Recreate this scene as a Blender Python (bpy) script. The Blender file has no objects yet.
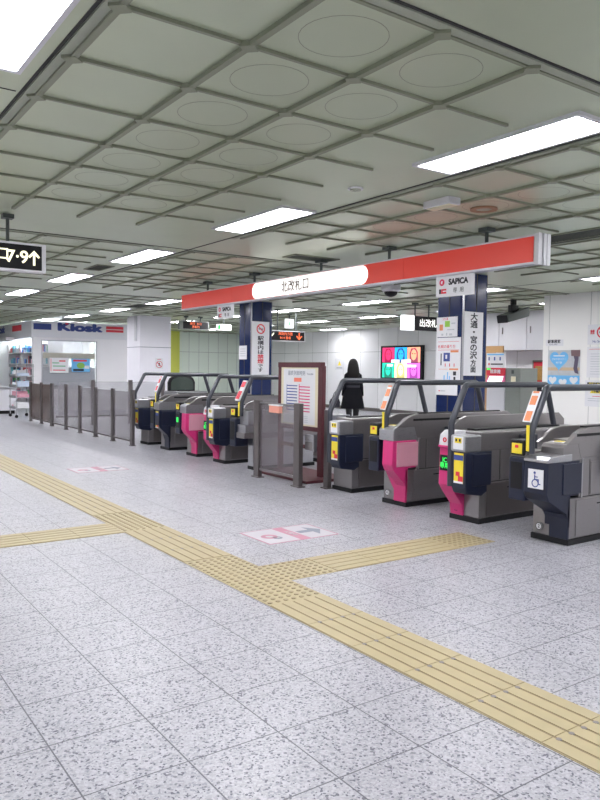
import bpy, bmesh, math, random
from mathutils import Vector, Matrix
random.seed(7)
C = bpy.context.scene.collection
sc = bpy.context.scene
PI = math.pi

# ------------------------------------------------------------------ camera
F, YAW, PIT, ROL, EYE = 726.785, .612736, -.0429468, .0130656, 1.47
fwd = Vector((math.sin(YAW)*math.cos(PIT), math.cos(YAW)*math.cos(PIT), math.sin(PIT)))
rt = Vector((math.cos(YAW), -math.sin(YAW), 0)); up = rt.cross(fwd)
r2 = math.cos(ROL)*rt+math.sin(ROL)*up; u2 = -math.sin(ROL)*rt+math.cos(ROL)*up
cd = bpy.data.cameras.new('camera'); cam = bpy.data.objects.new('camera', cd); C.objects.link(cam)
cd.sensor_fit = 'VERTICAL'; cd.sensor_height = 24; cd.lens = F*24/800; cd.clip_end = 200; cd.clip_start = .05
M_ = Matrix((r2, u2, -fwd)).transposed().to_4x4(); M_.translation = (0, 0, EYE)
cam.matrix_world = M_
sc.camera = cam
# ------------------------------------------------------------------ world, exposure
w = bpy.data.worlds.new('world'); sc.world = w; w.use_nodes = True
w.node_tree.nodes['Background'].inputs[0].default_value = (.80, .84, 1, 1)
w.node_tree.nodes['Background'].inputs[1].default_value = .5
sc.view_settings.view_transform = 'Standard'; sc.view_settings.look = 'None'
sc.view_settings.gamma = 1; sc.view_settings.use_curve_mapping = False
sc.view_settings.exposure = 0.0
LAMP = 32.0
H = 2.917

# ------------------------------------------------------------------ materials
def mat(name, col, rough=.5, metal=0, emit=None, es=0, noise=0, nscale=20, bump=0, alpha=1, spec=.5, coat=0, trans=0):
    m = bpy.data.materials.new(name); m.use_nodes = True
    nt = m.node_tree; b = nt.nodes['Principled BSDF']
    b.inputs['Base Color'].default_value = (*col, 1); b.inputs['Roughness'].default_value = rough
    b.inputs['Metallic'].default_value = metal; b.inputs['Specular IOR Level'].default_value = spec
    b.inputs['Coat Weight'].default_value = coat; b.inputs['Transmission Weight'].default_value = trans
    if emit: b.inputs['Emission Color'].default_value = (*emit, 1); b.inputs['Emission Strength'].default_value = es
    b.inputs['Alpha'].default_value = alpha
    tc = nt.nodes.new('ShaderNodeTexCoord'); n = nt.nodes.new('ShaderNodeTexNoise')
    n.inputs['Scale'].default_value = nscale; n.inputs['Detail'].default_value = 4
    nt.links.new(tc.outputs['Object'], n.inputs['Vector'])
    if noise:
        mr = nt.nodes.new('ShaderNodeMapRange'); mr.inputs[3].default_value = 1-noise; mr.inputs[4].default_value = 1+noise
        nt.links.new(n.outputs['Fac'], mr.inputs[0])
        vm = nt.nodes.new('ShaderNodeVectorMath'); vm.operation = 'SCALE'; vm.inputs[0].default_value = col
        nt.links.new(mr.outputs[0], vm.inputs['Scale']); nt.links.new(vm.outputs[0], b.inputs['Base Color'])
    if bump:
        bp = nt.nodes.new('ShaderNodeBump'); bp.inputs['Strength'].default_value = bump; bp.inputs['Distance'].default_value = .01
        nt.links.new(n.outputs['Fac'], bp.inputs['Height']); nt.links.new(bp.outputs[0], b.inputs['Normal'])
    return m

def mth(nt, op, a, b=None, c=None):
    n = nt.nodes.new('ShaderNodeMath'); n.operation = op
    for i, v in enumerate((a, b, c)):
        if v is None: continue
        if isinstance(v, (int, float)): n.inputs[i].default_value = v
        else: nt.links.new(v, n.inputs[i])
    return n.outputs[0]

def seam(nt, co, size, off, wdt):
    """1 on a joint line of width wdt repeating every size"""
    f = mth(nt, 'FRACT', mth(nt, 'DIVIDE', mth(nt, 'ADD', co, off+wdt/2), size))
    return mth(nt, 'LESS_THAN', f, wdt/size)

def floor_mat():
    m = bpy.data.materials.new('terrazzo_tile'); m.use_nodes = True
    nt = m.node_tree; b = nt.nodes['Principled BSDF']; L = nt.links.new
    tc = nt.nodes.new('ShaderNodeTexCoord'); sx = nt.nodes.new('ShaderNodeSeparateXYZ'); L(tc.outputs['Object'], sx.inputs[0])
    gx = seam(nt, sx.outputs[0], .4, 0, .006); gy = seam(nt, sx.outputs[1], .4, 0, .006)
    g = mth(nt, 'MAXIMUM', gx, gy)
    # per tile tone
    cx = mth(nt, 'FLOOR', mth(nt, 'DIVIDE', sx.outputs[0], .4)); cy = mth(nt, 'FLOOR', mth(nt, 'DIVIDE', sx.outputs[1], .4))
    cmb = nt.nodes.new('ShaderNodeCombineXYZ'); L(cx, cmb.inputs[0]); L(cy, cmb.inputs[1])
    wn = nt.nodes.new('ShaderNodeTexWhiteNoise'); wn.noise_dimensions = '2D'; L(cmb.outputs[0], wn.inputs['Vector'])
    v = nt.nodes.new('ShaderNodeTexVoronoi'); v.inputs['Scale'].default_value = 115; v.inputs['Randomness'].default_value = 1
    L(tc.outputs['Object'], v.inputs['Vector'])
    sp = nt.nodes.new('ShaderNodeSeparateColor'); L(v.outputs['Color'], sp.inputs[0])
    ramp = nt.nodes.new('ShaderNodeValToRGB'); cr = ramp.color_ramp; cr.interpolation = 'CONSTANT'
    cr.elements[0].position = 0; cr.elements[0].color = (.11, .11, .15, 1)
    cr.elements[1].position = .10; cr.elements[1].color = (.29, .29, .335, 1)
    for p, c in ((.22, (.40, .397, .44)), (.50, (.46, .457, .505)), (.8, (.52, .515, .565))):
        e = cr.elements.new(p); e.color = (*c, 1)
    L(sp.outputs[0], ramp.inputs[0])
    v2 = nt.nodes.new('ShaderNodeTexVoronoi'); v2.inputs['Scale'].default_value = 42; L(tc.outputs['Object'], v2.inputs['Vector'])
    sp2 = nt.nodes.new('ShaderNodeSeparateColor'); L(v2.outputs['Color'], sp2.inputs[0])
    big = mth(nt, 'MULTIPLY', mth(nt, 'LESS_THAN', sp2.outputs[1], .13), mth(nt, 'LESS_THAN', v2.outputs['Distance'], .32))
    mx = nt.nodes.new('ShaderNodeMix'); mx.data_type = 'RGBA'; L(big, mx.inputs[0]); L(ramp.outputs[0], mx.inputs[6]); mx.inputs[7].default_value = (.20, .20, .235, 1)
    ns = nt.nodes.new('ShaderNodeTexNoise'); ns.inputs['Scale'].default_value = .9; L(tc.outputs['Object'], ns.inputs['Vector'])
    tone = mth(nt, 'ADD', mth(nt, 'MULTIPLY', wn.outputs['Value'], .035), mth(nt, 'ADD', mth(nt, 'MULTIPLY', ns.outputs['Fac'], .16), .79))
    vm = nt.nodes.new('ShaderNodeVectorMath'); vm.operation = 'SCALE'; L(mx.outputs[2], vm.inputs[0]); L(tone, vm.inputs['Scale'])
    mg = nt.nodes.new('ShaderNodeMix'); mg.data_type = 'RGBA'; L(g, mg.inputs[0]); L(vm.outputs[0], mg.inputs[6]); mg.inputs[7].default_value = (.09, .09, .11, 1)
    L(mg.outputs[2], b.inputs['Base Color'])
    L(mth(nt, 'ADD', mth(nt, 'MULTIPLY', wn.outputs['Value'], .03), .33), b.inputs['Roughness'])
    bp = nt.nodes.new('ShaderNodeBump'); bp.inputs['Strength'].default_value = .25; bp.inputs['Distance'].default_value = .002
    L(sp.outputs[1], bp.inputs['Height']); L(bp.outputs[0], b.inputs['Normal'])
    b.inputs['Specular IOR Level'].default_value = .6
    return m

def wall_mat(name, col, axis, size, off, zs=(2.1,), w_=.012, lc=(.30, .31, .31), rough=.35):
    m = bpy.data.materials.new(name); m.use_nodes = True
    nt = m.node_tree; b = nt.nodes['Principled BSDF']; L = nt.links.new
    tc = nt.nodes.new('ShaderNodeTexCoord'); sx = nt.nodes.new('ShaderNodeSeparateXYZ'); L(tc.outputs['Object'], sx.inputs[0])
    g = seam(nt, sx.outputs[axis], size, off, w_)
    for z in zs:
        g = mth(nt, 'MAXIMUM', g, mth(nt, 'LESS_THAN', mth(nt, 'ABSOLUTE', mth(nt, 'SUBTRACT', sx.outputs[2], z)), w_/2))
    ce = mth(nt, 'FLOOR', mth(nt, 'DIVIDE', mth(nt, 'ADD', sx.outputs[axis], off), size))
    wn = nt.nodes.new('ShaderNodeTexWhiteNoise'); wn.noise_dimensions = '1D'; L(ce, wn.inputs['W'])
    tone = mth(nt, 'ADD', mth(nt, 'MULTIPLY', wn.outputs['Value'], .08), .96)
    vm = nt.nodes.new('ShaderNodeVectorMath'); vm.operation = 'SCALE'; vm.inputs[0].default_value = col; L(tone, vm.inputs['Scale'])
    mg = nt.nodes.new('ShaderNodeMix'); mg.data_type = 'RGBA'; L(g, mg.inputs[0]); L(vm.outputs[0], mg.inputs[6]); mg.inputs[7].default_value = (*lc, 1)
    L(mg.outputs[2], b.inputs['Base Color']); b.inputs['Roughness'].default_value = rough
    return m

def brushed(name, col, rough=.33):
    m = bpy.data.materials.new(name); m.use_nodes = True
    nt = m.node_tree; b = nt.nodes['Principled BSDF']; L = nt.links.new
    tc = nt.nodes.new('ShaderNodeTexCoord'); mp = nt.nodes.new('ShaderNodeMapping'); mp.inputs['Scale'].default_value = (3, 3, 160)
    L(tc.outputs['Object'], mp.inputs[0]); n = nt.nodes.new('ShaderNodeTexNoise'); n.inputs['Scale'].default_value = 4; L(mp.outputs[0], n.inputs['Vector'])
    b.inputs['Base Color'].default_value = (*col, 1); b.inputs['Metallic'].default_value = .85
    L(mth(nt, 'ADD', mth(nt, 'MULTIPLY', n.outputs['Fac'], .22), rough-.1), b.inputs['Roughness'])
    return m

W = mat
FLOOR = floor_mat()
CEIL = mat('ceiling_panel_metal', (.52, .58, .43), .33, .30, noise=.06, nscale=2.5, spec=.7)
RIB = mat('ceiling_rib_grey', (.26, .28, .20), .5)
RIBL = mat('ceiling_rib_light', (.36, .39, .31), .45)
SEAMB = mat('seam_black', (.03, .03, .03), .7)
STEEL = brushed('brushed_steel', (.31, .295, .30), .31)
STEELD = brushed('brushed_steel_dark', (.20, .18, .18), .36)
STEELL = brushed('brushed_steel_light', (.46, .46, .49), .3)
NAVY = mat('navy_plastic', (.010, .014, .036), .35, noise=.15)
BLACK = mat('black_rubber', (.010, .010, .012), .5, noise=.15, spec=.3)
PINK = mat('pink_plastic', (.62, .035, .19), .35, noise=.04)
PALEP = mat('pale_pink_panel', (.62, .30, .38), .4, noise=.04)
RAIL = mat('rail_grey_coated', (.055, .060, .076), .32, .2, noise=.1)
WHITE = mat('white_paint', (.68, .68, .72), .4, noise=.02)
PAPER = mat('paper_white', (.80, .80, .83), .6, noise=.02)
YEL = mat('label_yellow', (.85, .68, .04), .5)
TACT = mat('tactile_yellow', (.43, .36, .21), .5, noise=.1, nscale=9)
RED = mat('label_red', (.72, .03, .06), .45)
ORANGE = mat('label_orange', (.80, .28, .12), .5)
INK = mat('ink_black', (.02, .02, .03), .6)
INKB = mat('ink_blue', (.05, .08, .30), .6)
NAVYTILE = mat('pillar_navy_enamel', (.006, .018, .09), .22, noise=.15, spec=.45)
BROWN = mat('brown_board_frame', (.10, .022, .03), .4, noise=.15)
CREAM = mat('cream_sheet', (.80, .74, .55), .5, noise=.02)
GREYM = mat('grey_machine', (.23, .25, .23), .45, noise=.05)
DARKG = mat('dark_grey_green', (.07, .085, .08), .5)
GREEN = mat('led_green', (0, .3, .02), .5, emit=(.05, 1, .15), es=1.0)
LEDO = mat('led_orange', (.3, .05, .02), .5, emit=(1, .18, .06), es=1.3)
LIT = mat('lamp_diffuser', (.9, .9, .9), .5, emit=(.97, .96, 1.0), es=LAMP)
LITW = mat('sign_lit_white', (.9, .9, .9), .5, emit=(1, .97, .93), es=1.25)
LITS = mat('sign_lit_soft', (.85, .85, .85), .5, emit=(.95, .97, 1), es=1.1)
LITY = mat('sign_glyph_lit', (.9, .9, .8), .5, emit=(1, .93, .60), es=1.0)
SREDA = mat('sign_red_lit', (.50, .03, .02), .4, emit=(1, .075, .045), es=.25)
GLASSB = mat('smoked_acrylic', (.20, .18, .20), .08, alpha=.42, spec=.6)
GLASSD = mat('brown_acrylic', (.11, .075, .065), .12, alpha=.82, spec=.6)
GLASSC = mat('clear_acrylic', (.45, .46, .50), .05, alpha=.25, spec=.6)
LBLUE = mat('light_blue_print', (.16, .50, .85), .5)
GREYP = mat('grey_print', (.52, .54, .58), .5, noise=.2, nscale=12)
TAN = mat('tan_wood', (.38, .22, .09), .5, noise=.15)
VENT = mat('vent_dark', (.06, .07, .05), .6)
STUD = mat('stud_grey', (.20, .18, .18), .4)

# ------------------------------------------------------------------ mesh helpers
def bx(bm, x0, x1, y0, y1, z0, z1):
    x0, x1 = sorted((x0, x1)); y0, y1 = sorted((y0, y1)); z0, z1 = sorted((z0, z1))
    v = [bm.verts.new(p) for p in ((x0,y0,z0),(x1,y0,z0),(x1,y1,z0),(x0,y1,z0),(x0,y0,z1),(x1,y0,z1),(x1,y1,z1),(x0,y1,z1))]
    for f in ((0,3,2,1),(4,5,6,7),(0,1,5,4),(1,2,6,5),(2,3,7,6),(3,0,4,7)): bm.faces.new([v[i] for i in f])
def prism(bm, pts, a, b, axis='y'):
    """polygon pts extruded from a to b along axis; pts are (x,z) for y, (x,y) for z, (y,z) for x"""
    def P(p, t): return {'y': (p[0], t, p[1]), 'z': (p[0], p[1], t), 'x': (t, p[0], p[1])}[axis]
    A = [bm.verts.new(P(p, a)) for p in pts]; B = [bm.verts.new(P(p, b)) for p in pts]
    bm.faces.new(A); bm.faces.new(B[::-1]); n = len(pts)
    for i in range(n): bm.faces.new((A[i], B[i], B[(i+1) % n], A[(i+1) % n]))
    bmesh.ops.recalc_face_normals(bm, faces=bm.faces)
def frame_(t):
    a = Vector((0, 0, 1)) if abs(t.z) < .9 else Vector((1, 0, 0)); u = t.cross(a).normalized(); return u, t.cross(u).normalized()
def tube(bm, pts, r, n=12, rads=None, sq=1):
    pts = [Vector(p) for p in pts]; rings = []; u = None
    for i, p in enumerate(pts):
        t = ((pts[min(i+1, len(pts)-1)]-p).normalized()+(p-pts[max(i-1, 0)]).normalized()).normalized()
        if u is None: u, v = frame_(t)
        else:
            u = (u-t*u.dot(t)).normalized(); v = t.cross(u)
        rr = rads[i] if rads else r
        k = 1
        if 0 < i < len(pts)-1:
            c = (pts[i+1]-p).normalized().dot((p-pts[i-1]).normalized()); k = 1
        rings.append([bm.verts.new(p+(u*math.cos(2*PI*j/n)+v*math.sin(2*PI*j/n)*sq)*rr*k) for j in range(n)])
    for a, b in zip(rings, rings[1:]):
        for j in range(n): bm.faces.new((a[j], a[(j+1) % n], b[(j+1) % n], b[j]))
    bm.faces.new(rings[0][::-1]); bm.faces.new(rings[-1])
    bmesh.ops.recalc_face_normals(bm, faces=bm.faces)
def smooth_path(pts, k=4, r=.09):
    """round the corners of a polyline"""
    pts = [Vector(p) for p in pts]; out = [pts[0]]
    for a, p, b in zip(pts, pts[1:], pts[2:]):
        d1 = min(r, (p-a).length*.45); d2 = min(r, (b-p).length*.45)
        s = p+(a-p).normalized()*d1; e = p+(b-p).normalized()*d2
        for i in range(k+1):
            t = i/k; out.append(s*(1-t)**2+p*2*t*(1-t)+e*t*t)
    out.append(pts[-1]); return out
def disc(bm, c, r, h, axis='z', n=24):
    pts = [(math.cos(2*PI*i/n)*r, math.sin(2*PI*i/n)*r) for i in range(n)]
    if axis == 'z': prism(bm, [(c[0]+a, c[1]+b) for a, b in pts], c[2], c[2]+h, 'z')
    if axis == 'x': prism(bm, [(c[1]+a, c[2]+b) for a, b in pts], c[0], c[0]+h, 'x')
    if axis == 'y': prism(bm, [(c[0]+a, c[2]+b) for a, b in pts], c[1], c[1]+h, 'y')
def ring(bm, c, r0, r1, h, axis='z', n=28):
    v = []
    for i in range(n):
        a = 2*PI*i/n
        for rr in (r0, r1):
            for t in (0, h):
                q = (math.cos(a)*rr, math.sin(a)*rr)
                p = {'z': (c[0]+q[0], c[1]+q[1], c[2]+t), 'x': (c[0]+t, c[1]+q[0], c[2]+q[1]), 'y': (c[0]+q[0], c[1]+t, c[2]+q[1])}[axis]
                v.append(bm.verts.new(p))
    for i in range(n):
        a = i*4; b = ((i+1) % n)*4
        for f in ((0, 1), (1, 3), (3, 2), (2, 0)):
            bm.faces.new((v[a+f[0]], v[a+f[1]], v[b+f[1]], v[b+f[0]]))
    bmesh.ops.recalc_face_normals(bm, faces=bm.faces)
def loft(bm, rings, n=20):
    R = []
    for (cx, cy, z, rx, ry) in rings:
        R.append([bm.verts.new((cx+rx*math.cos(2*PI*j/n), cy+ry*math.sin(2*PI*j/n), z)) for j in range(n)])
    for a, b in zip(R, R[1:]):
        for j in range(n): bm.faces.new((a[j], a[(j+1) % n], b[(j+1) % n], b[j]))
    bm.faces.new(R[0][::-1]); bm.faces.new(R[-1])
def obj(name, fn, m, parent=None, bevel=0, smooth=False, loc=None):
    bm = bmesh.new(); fn(bm) if callable(fn) else None
    me = bpy.data.meshes.new(name); bm.to_mesh(me); bm.free(); me.materials.append(m)
    o = bpy.data.objects.new(name, me); C.objects.link(o)
    if smooth:
        for p in me.polygons: p.use_smooth = True
        try: me.set_sharp_from_angle(angle=math.radians(40))
        except Exception: pass
    if bevel:
        b = o.modifiers.new('bevel', 'BEVEL'); b.width = bevel; b.segments = 2; b.limit_method = 'ANGLE'
    if parent: o.parent = parent
    if loc: o.location = loc
    return o
def box(name, d, m, parent=None, bevel=0):
    return obj(name, lambda bm: bx(bm, *d), m, parent, bevel)
def boxes(name, ds, m, parent=None, bevel=0):
    def f(bm):
        for d in ds: bx(bm, *d)
    return obj(name, f, m, parent, bevel)
def tag(o, label, cat, group=None, kind=None):
    o['label'] = label; o['category'] = cat
    if group: o['group'] = group
    if kind: o['kind'] = kind
    return o
def thing(name, label, cat, loc=(0, 0, 0), rz=0, group=None):
    o = bpy.data.objects.new(name, None); C.objects.link(o); o.empty_display_size = .1
    o.location = loc; o.rotation_euler = (0, 0, rz); return tag(o, label, cat, group)
def struct(o): o['kind'] = 'structure'; return o
def copy_tree(o, parent=None):
    c = o.copy(); C.objects.link(c); c.parent = parent
    for ch in list(o.children): copy_tree(ch, c)
    return c
# text -> mesh in a plane.  plane: '-x' '-y' '+z'
def text(name, s, size, plane, pos, m, parent=None, bold=0, depth=.002, rot=0, sx=1, space=1, align='CENTER'):
    cu = bpy.data.curves.new('t', 'FONT'); cu.body = s; cu.size = size; cu.align_x = align; cu.align_y = 'CENTER'
    cu.extrude = depth/2; cu.space_line = space
    t = bpy.data.objects.new('t', cu); C.objects.link(t)
    dg = bpy.context.evaluated_depsgraph_get(); me = bpy.data.meshes.new_from_object(t.evaluated_get(dg))
    C.objects.unlink(t); bpy.data.objects.remove(t); bpy.data.curves.remove(cu)
    if bold:
        bm = bmesh.new()
        for i in range(7):
            a = 2*PI*i/6; k = 0 if i == 6 else bold
            me2 = me.copy(); me2.transform(Matrix.Translation((k*math.cos(a), k*math.sin(a), .00004*i))); bm.from_mesh(me2); bpy.data.meshes.remove(me2)
        bm.to_mesh(me); bm.free()
    if rot: me.transform(Matrix.Rotation(rot, 4, 'Z'))
    if sx != 1: me.transform(Matrix.Diagonal((sx, 1, 1, 1)))
    R = {'-x': Matrix(((0,0,-1),(-1,0,0),(0,1,0))), '-y': Matrix(((1,0,0),(0,0,-1),(0,1,0))), '+z': Matrix.Identity(3)}[plane].to_4x4()
    me.transform(Matrix.Translation(pos) @ R)
    me.materials.clear(); me.materials.append(m)
    o = bpy.data.objects.new(name, me); C.objects.link(o)
    if parent: o.parent = parent
    return o
# flat rectangle lying on plane at offset, in (a,b) picture coordinates to the right / up from an origin
class Sheet:
    """a thin sheet on a wall plane with printing on it; u right, v up, both in metres from the sheet's lower left"""
    def __init__(s, name, label, cat, plane, org, wd, ht, m=None, th=.006, group=None, parent=None):
        s.plane, s.org, s.w, s.h, s.th, s.k = plane, Vector(org), wd, ht, th, 0
        s.root = box(name, s.ext(0, wd, 0, ht, 0, th), m or PAPER, parent)
        if not parent: tag(s.root, label, cat, group)
    def ext(s, u0, u1, v0, v1, d0, d1):
        o = s.org
        if s.plane == '-x': return (o.x-d1, o.x-d0, o.y-u1, o.y-u0, o.z+v0, o.z+v1)
        if s.plane == '-y': return (o.x+u0, o.x+u1, o.y-d1, o.y-d0, o.z+v0, o.z+v1)
        return (o.x+u0, o.x+u1, o.y+v0, o.y+v1, o.z+d0, o.z+d1)
    def pt(s, u, v, d):
        o = s.org
        if s.plane == '-x': return Vector((o.x-d, o.y-u, o.z+v))
        if s.plane == '-y': return Vector((o.x+u, o.y-d, o.z+v))
        return Vector((o.x+u, o.y+v, o.z+d))
    def rect(s, name, m, *rs, lv=1):
        return boxes(name, [s.ext(*r, s.th-.0005, s.th+.001*lv) for r in rs], m, s.root)
    def txt(s, name, t, size, u, v, m, lv=1, **k):
        return text(name, t, size, s.plane, s.pt(u, v, s.th+.001*lv), m, s.root, depth=.0016, **k)
    def poly(s, name, m, pts, lv=1):
        def f(bm):
            A = [bm.verts.new(s.pt(u, v, s.th)) for u, v in pts]; B = [bm.verts.new(s.pt(u, v, s.th+.001*lv)) for u, v in pts]
            bm.faces.new(A[::-1]); bm.faces.new(B); n = len(pts)
            for i in range(n): bm.faces.new((A[i], A[(i+1) % n], B[(i+1) % n], B[i]))
            bmesh.ops.recalc_face_normals(bm, faces=bm.faces)
        return obj(name, f, m, s.root)
    def circ(s, name, m, u, v, r, lv=1, ry=None, n=24):
        return s.poly(name, m, [(u+r*math.cos(2*PI*i/n), v+(ry or r)*math.sin(2*PI*i/n)) for i in range(n)], lv)
    def ringp(s, name, m, u, v, r0, r1):
        ax = {'-x': 'x', '-y': 'y', '+z': 'z'}[s.plane]; h = -.002 if ax != 'z' else .002
        return obj(name, lambda bm: ring(bm, s.pt(u, v, s.th), r0, r1, h, ax), m, s.root)

# ================================================================== the setting
struct(box('floor', (-6, 20, -5, 40, -.1, 0), FLOOR))
struct(box('ceiling', (-6, 20, -5, 40, H, H+.2), CEIL))
BAYX = [-4.9, -1.9, 1.1, 4.1, 7.1, 10.1+.05, 13.1+.05]
BAYX = [1.1+3.02*i for i in (-2, -1, 0, 1, 2, 3, 4)]
BAYY = [2.25+6.0*j for j in (-1, 0, 1, 2, 3, 4)]
nt_ = 0
def bay(x0, y0):
    def ribs(bm):
        for i in range(4):
            x = x0+.6*i; bx(bm, x-.016, x+.016, y0-.02, y0+4.78, H-.022, H)
        for k in range(8):
            y = y0+.6*k; bx(bm, x0-.02, x0+2.36, y-.010, y+.010, H-.016, H)
        for i in range(4):
            for k in range(8):
                x, y = x0+.6*i, y0+.6*k
                prism(bm, [(x-.05, y), (x, y-.05), (x+.05, y), (x, y+.05)], H-.024, H, 'z')
        if y0 < 9 and -1 < x0 < 6:
            for i in range(3):
                for k in range(7):
                    if i >= 1: ring(bm, (x0+.3+.6*i, y0+.3+.6*k, H-.0008), .197, .2, .0008)
    def edge(bm):
        bx(bm, x0-.062, x0-.016, y0-.1, y0+4.9, H-.010, H)
        bx(bm, x0-.02, x0+2.5, y0-.062, y0-.011, H-.010, H)
    return ribs, edge
for x0 in BAYX:
    for y0 in BAYY:
        if x0+2 > 18: continue
        r_, e_ = bay(x0, y0); nt_ += 1
        struct(obj('trim_%d' % nt_, r_, RIB)); nt_ += 1
        struct(obj('trim_%d' % nt_, e_, RIBL))
# dark open joints running beside the bays
for x0 in BAYX:
    nt_ += 1; struct(box('trim_%d' % nt_, (x0-.082, x0-.066, -4.9, 39, H-.004, H), SEAMB))
for y0 in BAYY:
    nt_ += 1; struct(box('trim_%d' % nt_, (-5.9, 19.9, y0-.082, y0-.066, H-.004, H), SEAMB))
for y0 in (4.07, 10.1, 16.1):
    nt_ += 1; struct(box('trim_%d' % nt_, (.55, 1.0, y0-.004, y0+.004, H-.003, H), SEAMB))

WX = wall_mat('wall_white_panels', (.92, .92, .94), 1, .98, .30)
WGREEN = wall_mat('wall_greenish_panels', (.80, .90, .80), 0, .45, .1)
WR = wall_mat('wall_cream_panels', (.90, .89, .87), 1, .87, .97, zs=(), w_=.008)
WCOL = wall_mat('column_white_panels', (.80, .80, .86), 0, 50, 9, zs=(2.02,), w_=.015)
WPLAIN = mat('wall_plain_white', (.84, .84, .86), .5, noise=.03, nscale=3)
struct(box('wall_back', (16.9, 17.1, 14.0, 27.2, 0, H), WX))
struct(box('wall_far', (9.4, 17.1, 27.0, 27.2, 0, H), WGREEN))
struct(box('wall_yellow', (12.36, 12.93, 26.9, 27.0, 0, H), mat('wall_yellow_green', (.62, .66, .10), .45, noise=.04)))
struct(box('wall_side', (14.8, 15.0, 8.6, 14.0, 0, H), wall_mat('wall_office', (.86, .86, .90), 1, 1.2, .3, zs=(), w_=.01)))
struct(box('wall_return', (14.8, 17.1, 14.0, 14.2, 0, H), WPLAIN))
struct(box('wall_right', (11.8, 14.9, -5, 8.73, 0, H), WR))
struct(box('wall_left', (-6.2, -6, -5, 40, 0, H), WPLAIN))
struct(box('wall_near', (-6.2, 20, -5.2, -5, 0, H), WPLAIN))
struct(box('wall_end', (-6.2, 17.1, 34, 34.2, 0, H), WPLAIN))
struct(box('baseboard_back', (16.87, 16.9, 14.2, 27, 0, .12), STEELD))
struct(box('baseboard_far', (9.4, 16.9, 26.97, 27.0, 0, .12), STEELD))

# ------------------------------------------------------------------ ceiling lamps
def make_lamp():
    t = thing('ceiling_lamp', 'x', 'ceiling light')
    boxes('lamp_housing', [(-.19, .19, -.66, -.63, -.022, 0), (-.19, .19, .63, .66, -.022, 0), (-.19, -.165, -.63, .63, -.022, 0), (.165, .19, -.63, .63, -.022, 0)], WHITE, t)
    box('diffuser', (-.165, .165, -.63, .63, -.016, -.002), LIT, t)
    return t
ROWS = [(-5.3, 'far left'), (-2.27, 'left'), (.76, 'a'), (3.78, 'b'), (6.8, 'c'), (10.12, 'd'), (13.06, 'e'), (16.1, 'f')]
lamp0 = make_lamp(); first = True
names_b = {0: 'lit ceiling panel nearest the camera, above the yellow guiding path on the right',
           1: 'lit ceiling panel above the middle of the picture, second of its row from the camera',
           2: 'third lit ceiling panel of the row, left of the red sign',
           3: 'fourth lit ceiling panel of the row, just right of the black exit sign',
           4: 'smallest lit ceiling panel of the row, at the left edge below the exit sign'}
for rx, rn in ROWS:
    for k in range(-2, 11):
        y = 3.12+2.96*k
        if y > 26.5 or (rx > 12 and y < 8.8 and rx < 15) or (rx > 15.9 and not 20 < y < 22) or (rx < 0 and k % 2): continue
        if 9 < rx and y > 26: continue
        if abs(rx-6.8) < .1 and y > 22.9: continue
        o = lamp0 if first else copy_tree(lamp0); first = False
        o.location = (rx, y, H)
        if rn == 'b' and k in names_b: o['label'] = names_b[k]
        elif rn == 'a' and k == 0: o['label'] = 'big lit ceiling panel cut off by the top left corner'
        elif rn == 'c' and k in (4, 5, 6): o['label'] = ('lit ceiling panel between the white column and the red sign end', 'lit ceiling panel right above the kiosk sign, left of the white column', 'small lit ceiling panel at the far left above the kiosk')[k-4]
        elif rn == 'd' and k in (1, 2, 3, 4): o['label'] = ('lit ceiling panel at the right edge above the cream wall', 'lit ceiling panel beside the box speaker, right of the navy pillar', 'lit ceiling panel under the red sign near the white dome camera', 'lit ceiling panel below the glowing sign part, right of the left navy pillar')[k-1]
        else:
            o['label'] = {'a': 'ceiling light panel over the open concourse left of the guiding path', 'b': 'distant ceiling light in the row over the guiding path',
                          'c': 'ceiling light panel over the ticket gates behind the red sign', 'd': 'distant ceiling light panel behind the navy pillars',
                          'e': 'thin lit ceiling panel deep inside the paid area', 'f': 'faint lit ceiling panel close to the white back wall'}.get(rn, 'ceiling light panel over the far left of the concourse')
            o['group'] = 'ceiling lights: '+o['label']

# vents and round fittings in the ceiling
def vent(x, y, lx, ly, lab):
    t = thing('ceiling_vent', lab, 'air vent', (x, y, H))
    boxes('vent_frame', [(-lx, lx, -ly, -ly+.02, -.012, 0), (-lx, lx, ly-.02, ly, -.012, 0), (-lx, -lx+.02, -ly, ly, -.012, 0), (lx-.02, lx, -ly, ly, -.012, 0)], RIB, t)
    boxes('vent_slats', [(-lx+.02, lx-.02, -ly+.02+.04*i, -ly+.035+.04*i, -.008, -.001) for i in range(int((2*ly-.04)/.04))], VENT, t)
    box('vent_backing', (-lx+.02, lx-.02, -ly+.02, ly-.02, -.002, 0), SEAMB, t)
vent(3.74, 10.5, .13, .3, 'dark slotted air vent in the ceiling between two lit panels at left')
vent(6.8, 4.7, .2, .6, 'long dark air vent behind the silver end of the red sign')
vent(5.6, 7.75, .35, .16, 'dark air vent above the middle of the red sign')
vent(6.8, 16.4, .2, .5, 'dark air vent beside the lamps above the white column')
t = thing('smoke_detector', 'small round flat detector on the ceiling left of the nearest lamp', 'smoke detector', (3.72, 4.56, H))
obj('detector_base', lambda bm: disc(bm, (0, 0, -.012), .062, .012), WHITE, t)
obj('detector_cap', lambda bm: ring(bm, (0, 0, -.02), .02, .045, .008), RIBL, t)
t = thing('emergency_light', 'pale boxy emergency light on the ceiling above the red sign', 'emergency light', (4.55, 4.42, H))
box('light_box', (-.07, .07, -.15, .15, -.06, 0), WHITE, t, .004)
box('light_lens', (-.05, .05, -.13, .13, -.068, -.06), CREAM, t)
t = thing('ceiling_speaker', 'round rust-rimmed speaker grille in the ceiling near the sign hanger', 'ceiling speaker', (5.08, 4.42, H))
obj('speaker_ring', lambda bm: ring(bm, (0, 0, -.015), .07, .12, .015), mat('rusty_ring', (.33, .19, .11), .5), t)
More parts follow.
